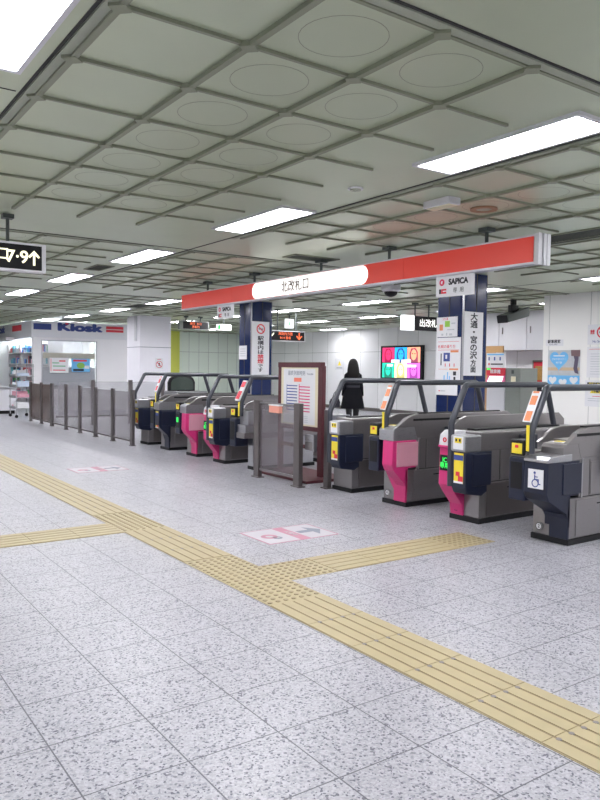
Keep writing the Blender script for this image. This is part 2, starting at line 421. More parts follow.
obj('speaker_grille', lambda bm: disc(bm, (0, 0, -.01), .07, .01), RIBL, t)

# ------------------------------------------------------------------ tactile paving
def bars_block(bm, x0, x1, y0, y1, along):
    z0, z1 = .0025, .0065
    tile = .4
    if along == 'y':
        n = max(1, round((y1-y0)/tile)); s = (y1-y0)/n; k = 5; p = (x1-x0)/k
        for i in range(n):
            for j in range(k): bx(bm, x0+p*(j+.08), x0+p*(j+.92), y0+s*i+.002, y0+s*(i+1)-.002, z0, z1)
    else:
        n = max(1, round((x1-x0)/tile)); s = (x1-x0)/n; k = 5; p = (y1-y0)/k
        for i in range(n):
            for j in range(k): bx(bm, x0+s*i+.002, x0+s*(i+1)-.002, y0+p*(j+.08), y0+p*(j+.92), z0, z1)
def dots_block(bm, x0, x1, y0, y1):
    nx = round((x1-x0)/.058); ny = round((y1-y0)/.058)
    for i in range(nx):
        for j in range(ny):
            disc(bm, (x0+(i+.5)*(x1-x0)/nx, y0+(j+.5)*(y1-y0)/ny, .0025), .016, .005, n=8)
def studs(bm, x0, x1, y0, y1):
    y = y0
    while y < y1:
        for j in range(1, 5): disc(bm, (x0+(x1-x0)*j/5, y, .003), .013, .0042, n=8)
        y += .4
X0, X1 = 2.41, 2.83
t = thing('tactile_paving', 'long yellow tactile guiding path running from lower right to far left', 'tactile paving')
box('paving_base', (X0, X1, -3, 18, 0, .003), TACT, t)
TGR = mat('tactile_groove', (.24, .19, .11), .6)
[box('groove', (X0+.004, X1-.004, a, b, .0028, .0034), TGR, t) for a, b in ((-3, 3.72), (4.92, 6.12), (6.95, 18))]
DOT = mat('tactile_dot', (.33, .27, .16), .5)
def f(bm):
    bars_block(bm, X0, X1, -3, 3.72, 'y'); bars_block(bm, X0, X1, 4.92, 6.12, 'y'); bars_block(bm, X0, X1, 6.95, 18, 'y')
b_ = obj('guiding_bars', f, TACT, t); b_['kind'] = 'stuff'
def f(bm): dots_block(bm, X0, X1, 3.74, 4.90); dots_block(bm, X0, X1, 6.14, 6.93)
b_ = obj('warning_dots', f, DOT, t); b_['kind'] = 'stuff'
def f(bm):
    studs(bm, X0, X1, 1.32-.4*6, 3.6); studs(bm, X0, X1, 5.3, 6.1); studs(bm, X0, X1, 7.35, 11)
b_ = obj('joint_studs', f, STUD, t); b_['kind'] = 'stuff'
t = thing('tactile_paving', 'short yellow tactile branch leading right towards the ticket gates', 'tactile paving')
box('paving_base', (X1, 4.97, 4.11, 4.53, 0, .003), TACT, t)
box('groove', (3.25, 4.52, 4.115, 4.525, .0028, .0034), TGR, t)
obj('guiding_bars', lambda bm: bars_block(bm, 3.25, 4.52, 4.11, 4.53, 'x'), TACT, t)['kind'] = 'stuff'
obj('warning_dots', lambda bm: (dots_block(bm, X1, 3.23, 4.11, 4.53), dots_block(bm, 4.54, 4.96, 4.11, 4.53)), DOT, t)['kind'] = 'stuff'
t = thing('tactile_paving', 'yellow tactile branch leaving the path towards the left edge', 'tactile paving')
box('paving_base', (-3, X0, 6.1, 6.54, 0, .003), TACT, t)
box('groove', (-3, X0, 6.105, 6.535, .0028, .0034), TGR, t)
obj('guiding_bars', lambda bm: bars_block(bm, -3, X0, 6.1, 6.54, 'x'), TACT, t)['kind'] = 'stuff'

# ------------------------------------------------------------------ floor stickers
PINKP = mat('sticker_pink', (.52, .23, .31), .5)
STW = mat('sticker_white', (.52, .50, .54), .4, noise=.02)
GREYB = mat('arrow_grey', (.22, .24, .30), .5)
def floor_sticker(x0, y0, lab):
    # read from the -x side: left is +y
    t = tag(box('floor_sticker', (x0, x0+.74, y0-.5, y0+.0, 0, .0012), PINKP), lab, 'floor sticker')
    def P(name, m, *rs): return boxes(name, [(x0+a, x0+b, y0-d, y0-c, .0012, .0018) for a, b, c, d in rs], m, t)
    P('white_field', STW, (.015, .33, .015, .485), (.44, .725, .015, .485))
    obj('card_mark', lambda bm: ring(bm, (x0+.15, y0-.26, .0018), .035, .075, .0008), PINKP, t)
    obj('card_mark', lambda bm: ring(bm, (x0+.19, y0-.33, .0018), .02, .045, .0008), GREYB, t)
    obj('arrow', lambda bm: prism(bm, [(x0+.46, y0-.29), (x0+.60, y0-.29), (x0+.60, y0-.40), (x0+.71, y0-.25), (x0+.60, y0-.10), (x0+.60, y0-.21), (x0+.46, y0-.21)], .0018, .0026, 'z'), GREYB, t)
    text('lettering', 'IC専用', .06, '+z', (x0+.385, y0-.25, .0022), STW, t, rot=-PI/2, depth=.001)
floor_sticker(3.26, 5.55, 'pink and white floor sticker with an arrow, right of the path centre')
floor_sticker(3.22, 10.35, 'smaller looking pink floor sticker with an arrow, further away by the fence')

# ================================================================== ticket gates
def sticker_xz(name, x0, x1, z0, z1, y, m, par): return box(name, (x0, x1, y-.002, y, z0, z1), m, par)
def gate(idx, x, c, kind, lab, flank=True, haspod=True, flaps=True, head=NAVY, panel=NAVY, pod=NAVY, rail=True, number=None, tagcol=ORANGE, stickers=True, wheel=False, hx=-.20, green=False, L=1.75):
    t = thing('ticket_gate', lab, 'ticket gate', (x, c, 0), group='row of automatic ticket gates')
    box('plinth', (-.012, L+.01, -.19, .19, 0, .05), BLACK, t, .004)
    # ---- body
    box('lower_cabinet', (0, L, -.178, .178, .05, .40), STEEL, t, .006)
    dz = .40
    dp = obj('cabinet_door', lambda bm: bx(bm, .10, .86, -.186, -.176, .065, .385), STEELD if kind == 2 else STEEL, t, .003)
    boxes('door_handle', [(.40, .56, -.190, -.186, .325, .335)], BLACK, dp)
    top = .75 if kind == 1 else .80
    box('upper_cabinet', (.14 if kind == 1 else .16, L, -.178, .13, .40, top), STEEL, t, .006)
    box('service_door', (.30, 1.0, -.184, -.176, .42, .70), STEEL, t, .003)
    boxes('panel_seam', [(.02, L, -.1795, -.178, .398, .404)], BLACK, t)
    boxes('panel_seam', [(.285, .290, -.1795, -.178, .41, .72)], BLACK, t)
    # ---- head
    y1 = (.05 if wheel else -.02) if kind == 1 else .0
    hy0 = -.182
    if kind == 1:
        prof = [(hx, .72), (hx-.01, .45), (hx+.03, .40), (-.06, .27), (-.006, .18), (-.006, .05), (.05, .05), (.05, .25), (.14, .40), (.14, .72)]
        prof = [(hx, .72), (hx-.01, .46), (hx+.02, .40), (-.04, .27), (-.012, .22), (-.012, .15), (.02, .15), (.02, .42), (.14, .42), (.14, .72)]
        hd = obj('head_cover', lambda bm: prism(bm, prof, hy0, y1), head, t, .008)
        obj('lower_cover', lambda bm: prism(bm, [(hy0, .05), (.0, .05), (.0, .17), (.13, .34), (.13, .40), (hy0, .40)] , -.014, .01, 'x'), head, t, .002)
        obj('side_panel', lambda bm: bx(bm, -.10 if hx < -.25 else -.15, .16, -.192, -.176, .44, .70), panel, t, .006)
        box('panel_trim', (.165, .18, -.186, -.176, .40, .74), STEELL, t)
        # silver front block (the wide gate has a low tray before it) and rising flank
        fb = -.10 if wheel else hx-.006
        if wheel: obj('front_lip', lambda bm: prism(bm, [(hx-.015, .72), (hx-.015, .742), (hx+.04, .765), (fb, .78), (.02, .78), (.02, .72)], -.188, .05), STEELL, t, .006)
        obj('front_block', lambda bm: prism(bm, [(fb, .72), (fb, .835), (fb+.03, .862), (fb+.12, .872), (.20, .872), (.20, .72)], -.184, .04), STEELL if not wheel else STEEL, t, .008)
        fl = [(fb+.05, .86), (fb+.12, .905), (fb+.19, .955), (fb+.27, .985), (fb+.36, 1.0), (L-.12, 1.0), (L, .93), (L, .74), (.14, .74), (.10, .86)]
        obj('near_flank', lambda bm: prism(bm, fl, -.186, -.135), STEEL, t, .006)
        box('slot', (.08, L-.2, -.189, -.185, .925, .948), BLACK, t)
        box('top_strip', (.18, L-.25, -.178, -.143, 1.0, 1.012), BLACK, t)
        box('deck', (.15, L-.02, -.135, .10, .74, .885), STEEL, t, .006)
        obj('far_flank', lambda bm: prism(bm, [(a, b-.01 if b > .9 else b) for a, b in fl], .10, .135), STEEL, t, .006)
        box('reader_label', (fb+.05, fb+.16, -.13, -.01, .872, .878), PAPER, t)
        box('reader_mark', (fb+.07, fb+.14, -.10, -.04, .878, .882), YEL, t)
        # pod with the card reader
        box('reader_pod', (hx+.0, .02, .05, .215, .37, .74), pod, t, .012)
        ds = box('display', (hx-.004, hx, .075, .19, .47, .70), BLACK, t)
        if green: box('display_light', (hx-.006, hx-.004, .095, .17, .56, .64), GREEN, ds)
        box('pod_cap', (hx+.02, .04, .05, .215, .74, .79), STEEL, t, .008)
        cr = box('card_reader', (hx, hx+.14, .06, .205, .755, .89), BLACK, t, .012)
        box('reader_label', (hx-.004, hx, .08, .185, .772, .86), YEL, cr)
        box('reader_mark', (hx-.006, hx-.004, .115, .15, .82, .845), RED, cr)
        ly, lx = -.02 if hx > -.25 else .02, hx+.04
    else:
        prof = [(hx, .70), (hx, .36), (hx+.03, .30), (.03, .27), (.17, .34), (.17, .70)]
        obj('head_cover', lambda bm: prism(bm, prof, hy0, y1), head, t, .010)
        obj('side_panel', lambda bm: bx(bm, -.11, .15, -.192, -.176, .37, .68), panel, t, .008)
        box('front_top', (hx-.012, .02, -.182, .03, .70, .86), STEELL, t, .015)
        box('deck', (-.0, L, -.182, .15, .70, .885), STEEL, t, .012)
        if flank: obj('far_flank', lambda bm: prism(bm, [(-.07, .88), (-.03, .94), (.04, .99), (.14, 1.02), (L-.1, 1.02), (L, .95), (L, .70), (-.07, .70)], .13, .165), STEEL, t, .006)
        box('top_strip', (.1, L-.3, -.02, .08, .885, .9), BLACK, t)
        # left side pod, reaching down to the floor in one sweep
        pr_ = [(hx+.02, .72), (hx+.01, .36), (hx+.06, .29), (-.03, .16), (-.014, .05), (.03, .05), (.06, .30), (.06, .72)]
        if haspod: obj('reader_pod', lambda bm: prism(bm, pr_, .01, .178), pod, t, .008)
        if green:
            dp_ = box('display', (hx+.004, hx+.012, .03, .155, .50, .65), BLACK, t)
            text('display_text', 'IC\n専用', .062, '-x', (hx+.002, .0925, .575), GREEN, dp_, bold=.001, space=.9)
        if haspod: cr = obj('card_reader', lambda bm: prism(bm, [(hx, .74), (hx+.02, .85), (hx+.08, .89), (.02, .89), (.05, .74)], .01, .178), WHITE if pod is PINK else STEEL, t, .01)
        if pod is PINK:
            box('pink_rim', (hx-.004, hx+.05, .012, .176, .725, .745), PINK, cr)
            obj('reader_mark', lambda bm: ring(bm, (hx+.003, .095, .80), .012, .024, -.004, 'x'), RED, cr)
        ly, lx = .02, hx+.01
    if stickers and kind == 2 or stickers == 2:
        if kind == 2:
            box('notice_label', (hx-.015, hx-.0125, -.155, -.03, .725, .85), PAPER, t)
            box('notice_mark', (hx-.0165, hx-.015, -.135, -.05, .785, .835), YEL, t)
            [box('notice_print', (hx-.018, hx-.0165, q, q+.02, .80, .825), INK, t) for q in (-.125, -.08)]
        s = box('notice_strip', (hx-.0035, hx, -.15, -.035, .40, .69), YEL, t)
        box('notice_band', (hx-.005, hx-.0035, -.15, -.035, .62, .67), INKB, s)
        boxes('notice_patch', [(hx-.005, hx-.0035, -.15, -.09, .42, .47), (hx-.005, hx-.0035, -.11, -.06, .47, .51)], RED, s)
        boxes('notice_field', [(hx-.005, hx-.0035, -.15, -.035, .40, .42)], PAPER, s)
    if wheel:
        s = box('wheelchair_sticker', (hx-.016, hx-.011, -.15, -.0, .50, .66), PAPER, t)
        def wc(bm):
            X = hx-.018
            ring(bm, (X, -.072, .545), .026, .034, .002, 'x'); disc(bm, (X, -.066, .632), .011, .002, 'x', 12)
            bx(bm, X, X+.002, -.071, -.062, .575, .618); bx(bm, X, X+.002, -.100, -.066, .573, .581); bx(bm, X, X+.002, -.108, -.098, .54, .581); bx(bm, X, X+.002, -.096, -.066, .595, .602); bx(bm, X, X+.002, -.125, -.1, .535, .543)
        obj('wheelchair_symbol', wc, INKB, s)
    if number:
        ny = .10 if kind == 1 else .095
        nb = obj('number_badge', lambda bm: disc(bm, (-.02, ny, .12), .032, .006, 'x'), PAPER, t)
        text('badge_number', number, .045, '-x', (-.021, ny, .12), INK, nb, depth=.001)
        obj('badge_ring', lambda bm: ring(bm, (-.021, ny, .12), .027, .032, .001, 'x'), INK, nb)
    if rail:
        z0 = .78 if kind == 1 else .36
        pts = [(lx, ly, z0), (lx, ly, .97), (hx+.20 if hx > -.25 else hx+.23, ly, 1.335), (1.26, ly, 1.335), (1.42, ly-.0, .86)]
        obj('handrail', lambda bm: tube(bm, smooth_path(pts, 4, .035), .031, 14), RAIL, t, smooth=True)
        if kind == 1:
            # warning tag on the leg
            a = Vector((lx-.0, 0, .99)); b = Vector((hx+.17 if hx > -.25 else hx+.19, 0, 1.29)); n = Vector((-(b-a).z, 0, (b-a).x)).normalized()
            off = n*.036
            def slab(f0, f1, th, w0=.042, sh=.038):
                p0, p1 = a.lerp(b, f0)+off, a.lerp(b, f1)+off
                return lambda bm: prism(bm, [(p0.x, p0.z), (p1.x, p1.z), (p1.x+n.x*th, p1.z+n.z*th), (p0.x+n.x*th, p0.z+n.z*th)], ly+sh-w0, ly+sh+w0)
            s = obj('warning_tag', slab(.12, .98, .008), PAPER, t)
            for f0, f1 in ((.15, .42), (.60, .85), (.93, .98)): obj('tag_print', slab(f0, f1, .011, .03), tagcol, s)
            box('scale_strip', (lx-.036, lx-.031, ly-.005, ly+.025, .80, 1.02), YEL, t)
    # gate flaps inside the passage
    for xx in (.55, 1.15) if flaps else ():
        box('flap_door', (xx, xx+.16, -.30, -.19, .55, .85), mat_flap, t, .01)
    return t
mat_flap = mat('flap_padding', (.03, .035, .05), .6)
G = 'ticket gate'
gate(1, 5.38, 3.86, 1, 'steel ticket gate with navy head and white wheelchair sticker, nearest on the right', number='2', wheel=True, hx=-.30)
gate(2, 5.40, 4.85, 2, 'ticket gate with pink reader showing green IC letters and navy head, beside the wheelchair gate', pod=PINK, number='3', green=True)
gate(3, 5.40, 5.86, 1, 'ticket gate with bright pink front and pale pink side panel, nearer of the two', head=PINK, panel=PALEP, number='4')
gate(4, 5.46, 6.85, 2, 'navy-headed ticket gate with yellow notice strip, right of the brown notice board', number=None, haspod=False, flank=False)
t = thing('ticket_gate', 'mostly silver narrow ticket gate behind the smoked fence, left of the brown notice board', 'ticket gate', (5.46, 8.98, 0), group='row of automatic ticket gates')
box('plinth', (0, 1.1, -.06, .10, 0, .05), BLACK, t, .004); box('pedestal', (.0, 1.08, -.05, .09, .05, .50), STEELL, t, .006)
box('lower_arm', (-.22, 1.1, -.17, .12, .47, .55), STEEL, t, .006); box('middle_step', (-.20, 1.1, -.165, .12, .55, .66), STEELL, t, .008)
box('upper_box', (-.16, 1.1, -.17, .12, .66, .86), STEELL, t, .012)
obj('far_flank', lambda bm: prism(bm, [(-.10, .86), (-.04, .95), (.1, 1.0), (1.0, 1.0), (1.1, .86)], .08, .115), STEEL, t, .006)
box('reader_pod', (-.24, -.02, .05, .215, .34, .74), NAVY, t, .012); cr = box('card_reader', (-.23, -.1, .06, .205, .76, .90), BLACK, t, .012)
box('reader_label', (-.234, -.2305, .08, .185, .79, .88), YEL, cr); box('reader_mark', (-.236, -.2345, .115, .15, .83, .86), RED, cr)
box('display', (-.244, -.24, .075, .19, .44, .70), BLACK, t)
obj('handrail', lambda bm: tube(bm, smooth_path([(-.17, -.0, .78), (-.17, 0, .97), (.0, 0, 1.335), (.98, 0, 1.335), (1.08, 0, .90)], 4, .035), .031, 14), RAIL, t, smooth=True)
s_ = obj('warning_tag', lambda bm: prism(bm, [(-.21, 1.0), (-.07, 1.28), (-.085, 1.29), (-.225, 1.01)], -.02, .10), PAPER, t)
obj('tag_print', lambda bm: prism(bm, [(-.205, 1.02), (-.15, 1.13), (-.167, 1.14), (-.222, 1.03)], -.005, .085), RED, s_); obj('tag_print', lambda bm: prism(bm, [(-.12, 1.19), (-.082, 1.265), (-.099, 1.275), (-.137, 1.2)], -.005, .085), RED, s_)
box('scale_strip', (-.203, -.198, .0, .04, .78, .98), YEL, t)
gate(6, 5.44, 9.89, 2, 'navy and pink ticket gate just left of the smoked fence section', pod=PINK, number='8', green=True)
gate(7, 5.46, 10.87, 1, 'farther pink ticket gate with pale pink panel and no handrail', head=PINK, panel=PALEP, rail=False, green=True)
gate(8, 5.47, 11.94, 1, 'dark navy ticket gate with red tag on its rail, second from the fence end', tagcol=RED, stickers=2)
gate(9, 5.52, 12.97, 2, 'farthest ticket gate, navy head beside the last fence post', number=None, haspod=False, flank=False)

# ================================================================== fences
def post(bm, x, y, w_=.1, d=.05, h=1.04): bx(bm, x-d/2, x+d/2, y-w_/2, y+w_/2, 0, h)
t = thing('barrier_fence', 'long smoked panel fence with steel posts left of the ticket gates', 'fence')
FY = [12.80, 13.79, 14.78, 15.77, 16.75, 17.85, 18.75, 19.73]
for y in FY: obj('fence_post', lambda bm, y=y: (post(bm, 5.2, y, .11 if y != 17.85 else .16), bx(bm, 5.16, 5.24, y-.07, y+.07, 0, .012)), STEELD, t)
for a, b in zip(FY, FY[1:]): box('fence_panel', (5.195, 5.205, a+.05, b-.05, .10, 1.0), GLASSD if a > 17.5 else GLASSB, t)
for a, b in zip(FY, FY[1:]): box('fence_rail', (5.185, 5.215, a+.05, b-.05, .07, .10), STEELD, t)
t = thing('barrier_fence', 'cross fence of clear panels running from the long fence into the paid area', 'fence')
FX = [5.42, 6.22, 7.2, 8.1]
for x in FX[1:]: obj('fence_post', lambda bm, x=x: (bx(bm, x-.05, x+.05, 17.83, 17.88, 0, 1.12), bx(bm, x-.07, x+.07, 17.81, 17.9, 0, .012)), STEELD, t)
for a, b in zip([5.30]+FX[1:], FX[1:]): box('fence_panel', (a+.06, b-.06, 17.85, 17.86, .24, 1.08), GLASSC, t); box('fence_rail', (a, b, 17.84, 17.87, .20, .24), STEELD, t)
t = thing('barrier_fence', 'short smoked panel fence on two steel posts before the notice board', 'fence')
for y in (8.33, 7.38): obj('fence_post', lambda bm, y=y: (post(bm, 5.17, y, .12, .06, 1.04), bx(bm, 5.12, 5.22, y-.09, y+.09, 0, .012)), STEELD, t)
box('fence_panel', (5.165, 5.175, 7.44, 8.27, .13, 1.0), GLASSB, t)
box('fence_rail', (5.155, 5.185, 7.44, 8.27, .10, .13), STEEL, t); box('fence_rail', (5.155, 5.185, 7.44, 8.27, 1.0, 1.02), STEEL, t)
t = thing('salmon_box', 'small salmon pink box fixed on top of the smoked fence panel', 'box', (5.14, 7.82, .90))
box('box_body', (-.05, .0, -.12, .12, 0, .09), mat('salmon_plastic', (.85, .35, .27), .5), t, .004)
box('box_lid', (-.055, .005, -.125, .125, .09, .105), PAPER, t)
t = thing('steel_post', 'separate steel post standing left of the navy gate with yellow strip', 'post', (5.42, 7.10, 0))
box('post_shaft', (-.03, .03, -.045, .045, 0, .97), STEELD, t, .003); box('post_foot', (-.06, .06, -.06, .06, 0, .012), STEELD, t)
t = thing('barrier_beam', 'low horizontal steel beam between the smoked fence and steel post', 'barrier')
box('upper_beam', (5.22, 5.26, 7.14, 7.31, .58, .66), STEELL, t, .004); box('lower_beam', (5.22, 5.26, 7.14, 7.31, .47, .57), STEEL, t, .004)
box('beam_bracket', (5.215, 5.265, 7.12, 7.14, .46, .67), STEELL, t)

# ------------------------------------------------------------------ notice board
t = thing('notice_board', 'brown framed standing timetable board between the ticket gates', 'notice board')
bxx = 5.78
boxes('board_post', [(bxx-.03, bxx+.03, 7.67, 7.77, 0, 1.51)], BROWN, t, .005); boxes('board_post', [(bxx-.03, bxx+.03, 8.66, 8.73, 0, 1.51)], BROWN, t, .005)
boxes('board_frame', [(bxx-.035, bxx+.035, 7.70, 8.73, 1.49, 1.56), (bxx-.03, bxx+.03, 7.77, 8.66, .63, .69)], BROWN, t, .004)
box('crossbar', (bxx-.02, bxx+.02, 7.77, 8.66, .38, .43), BROWN, t)
obj('board_base', lambda bm: (bx(bm, 5.38, 6.12, 7.48, 8.76, 0, .035)), BROWN, t, .004)
s = Sheet('timetable', '', '', '-x', (bxx-.012, 8.66, .69), .89, .80, CREAM, .01, parent=t)
s.rect('paper', PAPER, (.06, .82, .02, .78))
s.txt('lettering', '最終列車時刻', .07, .38, .715, GREYB, 2); s.txt('lettering', 'Timetable', .038, .70, .71, GREYB, 2)
s.rect('red_box', mat('salmon_print', (.85, .22, .15), .5), (.32, .50, .60, .655), lv=2)
s.rect('blue_lines', INKB, *[(.14, .40, .20+.042*i, .214+.042*i) for i in range(9)], (.14, .15, .2, .56), lv=2)
s.rect('red_lines', mat('crimson_print', (.70, .02, .18), .5), *[(.44, .70, .19+.042*i, .204+.042*i) for i in range(9)], (.44, .455, .22, .57), lv=2)
s.rect('small_print', GREYP, *[(.14, .40, .05+.025*i, .056+.025*i) for i in range(4)], *[(.46, .66, .05+.025*i, .056+.025*i) for i in range(4)], lv=2)
for ch in list(s.root.children): pass

# cabinet behind
t = thing('steel_cabinet', 'low pale cabinet on the floor behind the notice board', 'cabinet', (6.8, 9.33, 0))
box('cabinet_body', (0, .6, -.22, .22, .06, .74), STEELL, t, .006); box('cabinet_plinth', (.01, .59, -.21, .21, 0, .06), BLACK, t); box('cabinet_door', (-.01, 0, -.19, .19, .1, .70), STEEL, t)

# ================================================================== red overhead sign
t = thing('overhead_sign', 'long red illuminated sign hanging above the ticket gates', 'sign')
SX0, SX1, SY0, SY1, SZ0, SZ1 = 5.70, 5.84, 4.33, 11.80, 2.48, 2.745
box('sign_body', (SX0+.005, SX1-.005, SY0, SY1, SZ0, SZ1), STEELL, t)
for a, b in ((4.35, 6.1), (6.1, 8.3), (8.3, 10.0), (10.0, 11.78)):
    box('red_face', (SX0-.004, SX0+.006, a+.004, b-.001, SZ0+.016, SZ1-.012), SREDA, t)
boxes('sign_edge', [(SX0-.01, SX0+.01, SY0, SY1, SZ0-.004, SZ0+.016), (SX0-.01, SX0+.01, SY0, SY1, SZ1-.012, SZ1+.004)], WHITE, t)
boxes('end_cap', [(SX0-.015, SX1+.015, SY0-.03, SY0, SZ0-.01, SZ1+.01), (SX0-.02, SX0+.03, SY0-.05, SY0-.03, SZ0-.014, SZ1+.014), (SX0+.06, SX0+.10, SY0-.05, SY0-.03, SZ0-.014, SZ1+.014), (SX1-.03, SX1+.02, SY0-.05, SY0-.03, SZ0-.014, SZ1+.014)], WHITE, t)
def f(bm):
    y0, y1, z0, z1 = 6.72, 9.38, SZ0+.022, SZ1-.016; r = (z1-z0)/2; zc = (z0+z1)/2; pts = []
    for i in range(13): a = -PI/2+PI*i/12; pts.append((y1-r+r*math.cos(a), zc+r*math.sin(a)))
    for i in range(13): a = PI/2+PI*i/12; pts.append((y0+r+r*math.cos(a), zc+r*math.sin(a)))
    prism(bm, pts, SX0-.008, SX0-.003, 'x')
sw = obj('white_lit_panel', f, LITW, t)
text('lettering', '北改札口', .17, '-x', (SX0-.014, 8.25, SZ0+.125), mat('sign_glyph_grey', (.16, .12, .12), .5), sw, depth=.002, bold=.003)
for y in (5.0, 6.46, 7.8, 9.49, 11.0):
    hg = obj('hanger_rod', lambda bm, y=y: tube(bm, [(5.80, y, SZ1), (5.80, y, H)], .018, 10), DARKG, t)
    obj('hanger_plate', lambda bm, y=y: bx(bm, 5.74, 5.86, y-.06, y+.06, H-.04, H), DARKG, hg)
# IC card signs hung under the red sign
def sapica(y0, wd, h_, big, lab):
    s = Sheet('hanging_placard', lab, 'sign', '-x', (5.74, y0, SZ0-.005-h_), wd, h_, PAPER, .012)
    k = h_/.22
    s.ringp('logo_ring', mat('logo_crimson', (.75, .02, .12), .5), .085*k, .155*k, .018*k, .036*k)
    s.circ('logo_dot', RED, .105*k, .15*k, .012*k, 3)
    s.txt('lettering', 'SAPICA', .082*k, .315*k, .150*k, INK, bold=.0045*k)
    s.rect('mark', INK, (.045*k, .072*k, .035*k, .085*k)); s.rect('mark', RED, (.075*k, .15*k, .035*k, .085*k))
    s.rect('mark_notch', PAPER, (.10*k, .15*k, .055*k, .066*k), lv=2)
    s.txt('lettering', '専  用', .06*k, .32*k, .058*k, INK)
sapica(5.62, .53, .22, 1, 'white SAPICA card placard under the red sign above the right navy pillar')
sapica(10.53, .53, .22, 0, 'white SAPICA card placard under the left part of the red sign')

# ================================================================== pillars
def pillar(x, y, lab):
    t = thing('pillar', lab, 'pillar', (x, y, 0))
    def f(bm):
        n = 10; w_ = .56; r = .07; pts = []
        for cx, cy, a0 in ((w_-r, w_-r, 0), (r, w_-r, 90), (r, r, 180), (w_-r, r, 270)):
            for i in range(7): a = math.radians(a0+15*i); pts.append((cx+r*math.cos(a), cy+r*math.sin(a)))
        prism(bm, pts, 0, H, 'z')
    obj('pillar_shaft', f, NAVYTILE, t, smooth=True)
    boxes('corner_strip', [(-.006, .016, -.006, .016, 0, H)], STEELL, t)
    boxes('vertical_joint', [(-.004, .0, .27, .29, 0, H), (.27, .29, -.004, 0, 0, H)], SEAMB, t)
    box('pillar_base', (-.02, .58, -.02, .58, 0, .08), STEELD, t)
pillar(8.15, 7.43, 'navy blue pillar at right behind the gates with the white vertical direction sign')
pillar(8.15, 13.45, 'navy blue pillar left of centre with the vertical no smoking sign')
t = thing('pillar', 'wide white panelled column between the kiosk and the gates', 'pillar', (8.1, 19.4, 0))
box('column_cladding', (0, .95, 0, .95, 0, H), mat('column_white', (.88, .87, .93), .35, noise=.03, nscale=4), t, .01)
boxes('cladding_joint', [(-.003, .953, -.003, 0, 2.02, 2.035), (-.003, 0, 0, .95, 2.02, 2.035)], GREYB, t)
boxes('pipe_cover', [(-.05, 0, .2, .3, 2.2, H)], WHITE, t)
box('column_base', (-.012, .96, -.012, .96, 0, .1), STEELD, t)

s = Sheet('direction_sign', 'tall white vertical direction sign with big black characters on the right pillar', 'sign', '-y', (8.165, 7.425, 1.40), .40, .95, PAPER, .012)
s.txt('lettering', '\n'.join('大通・宮の沢'), .118, .20, .585, INK, bold=.0035, space=.97, sx=1.35)
s.txt('lettering', '方\n面', .10, .20, .135, INK, bold=.003, space=.97, sx=1.25)
s = Sheet('no_smoking_sign', 'tall white no smoking sign hanging on the left navy pillar', 'sign', '-y', (8.16, 13.445, 1.32), .44, 1.16, PAPER, .012)
s.ringp('ban_ring', RED, .22, 1.0, .082, .108)
s.poly('ban_bar', RED, [(.14, 1.06), (.155, 1.075), (.30, .94), (.285, .925)], 2)
s.rect('cigarette', INK, (.16, .28, .99, 1.01))
s.txt('lettering', '駅\n構\n内\nは', .102, .22, .645, INK, bold=.0025, space=.98, sx=1.6)
s.txt('lettering', '禁\n煙', .102, .22, .345, RED, bold=.003, space=.98, sx=1.6)
s.txt('lettering', 'で\nす', .09, .22, .15, INK, bold=.0025, space=.98, sx=1.5)
s = Sheet('small_notice', 'small white notice on the left side of the left navy pillar', 'notice', '-x', (8.145, 13.95, 1.66), .33, .30, PAPER, .006)
s.rect('print', GREYP, *[(.05, .28, .07+.05*i, .085+.05*i) for i in range(4)])
# posters on the right pillar, -x face
s = Sheet('poster', 'white poster with pink and green map shapes, topmost on the right navy pillar', 'poster', '-x', (8.145, 7.955, 1.98), .42, .30, PAPER, .006)
s.rect('green_block', mat('print_green', (.30, .60, .06), .5), (.17, .27, .15, .24)); s.rect('pink_block', ORANGE, (.06, .13, .10, .19))
s.txt('lettering', 'つり革', .045, .17, .265, RED); s.rect('print', GREYP, (.30, .38, .19, .21), (.1, .14, .02, .05), (.2, .22, .02, .06), (.26, .32, .02, .05), (.22, .36, .1, .115))
s = Sheet('poster', 'tall white information poster with red headings below the map poster', 'poster', '-x', (8.145, 7.96, 1.28), .50, .69, PAPER, .006)
s.txt('lettering', '札幌の乗り方', .06, .22, .55, RED); s.rect('rule', RED, (.04, .47, .50, .505), (.04, .47, .625, .63)); s.rect('orange_band', ORANGE, (.30, .46, .465, .495), (.28, .46, .20, .225), (.06, .25, .21, .215))
s.rect('photo', INKB, (.16, .29, .33, .46)); s.rect('photo_light', LITS if False else PAPER, (.20, .235, .37, .43), lv=2); s.rect('print', INK, (.10, .12, .27, .45), (.36, .42, .12, .18), (.37, .41, .04, .10))
s.rect('figures', RED, (.19, .205, .25, .30), (.28, .295, .25, .30), (.37, .385, .25, .30)); s.rect('chart', LBLUE, (.17, .19, .05, .12), (.24, .26, .06, .17), (.28, .30, .05, .11))
s = Sheet('poster', 'narrow white notice strip lowest on the right navy pillar', 'poster', '-x', (8.145, 7.95, 1.10), .44, .16, PAPER, .006)
s.rect('print', RED, (.06, .09, .055, .07)); s.rect('print', GREYP, (.10, .2, .055, .07))

# no smoking mark on white column
s = Sheet('no_smoking_sticker', 'round red no smoking sticker on the white column', 'sticker', '-y', (8.56, 19.39, 1.42), .24, .30, PAPER, .004)
s.ringp('ban_ring', RED, .12, .12, .085, .10); s.poly('ban_bar', RED, [(.05, .17), (.065, .185), (.19, .07), (.175, .055)], 2); s.rect('figure', INK, (.10, .14, .08, .17)); s.rect('print', RED, (.06, .18, .26, .275))

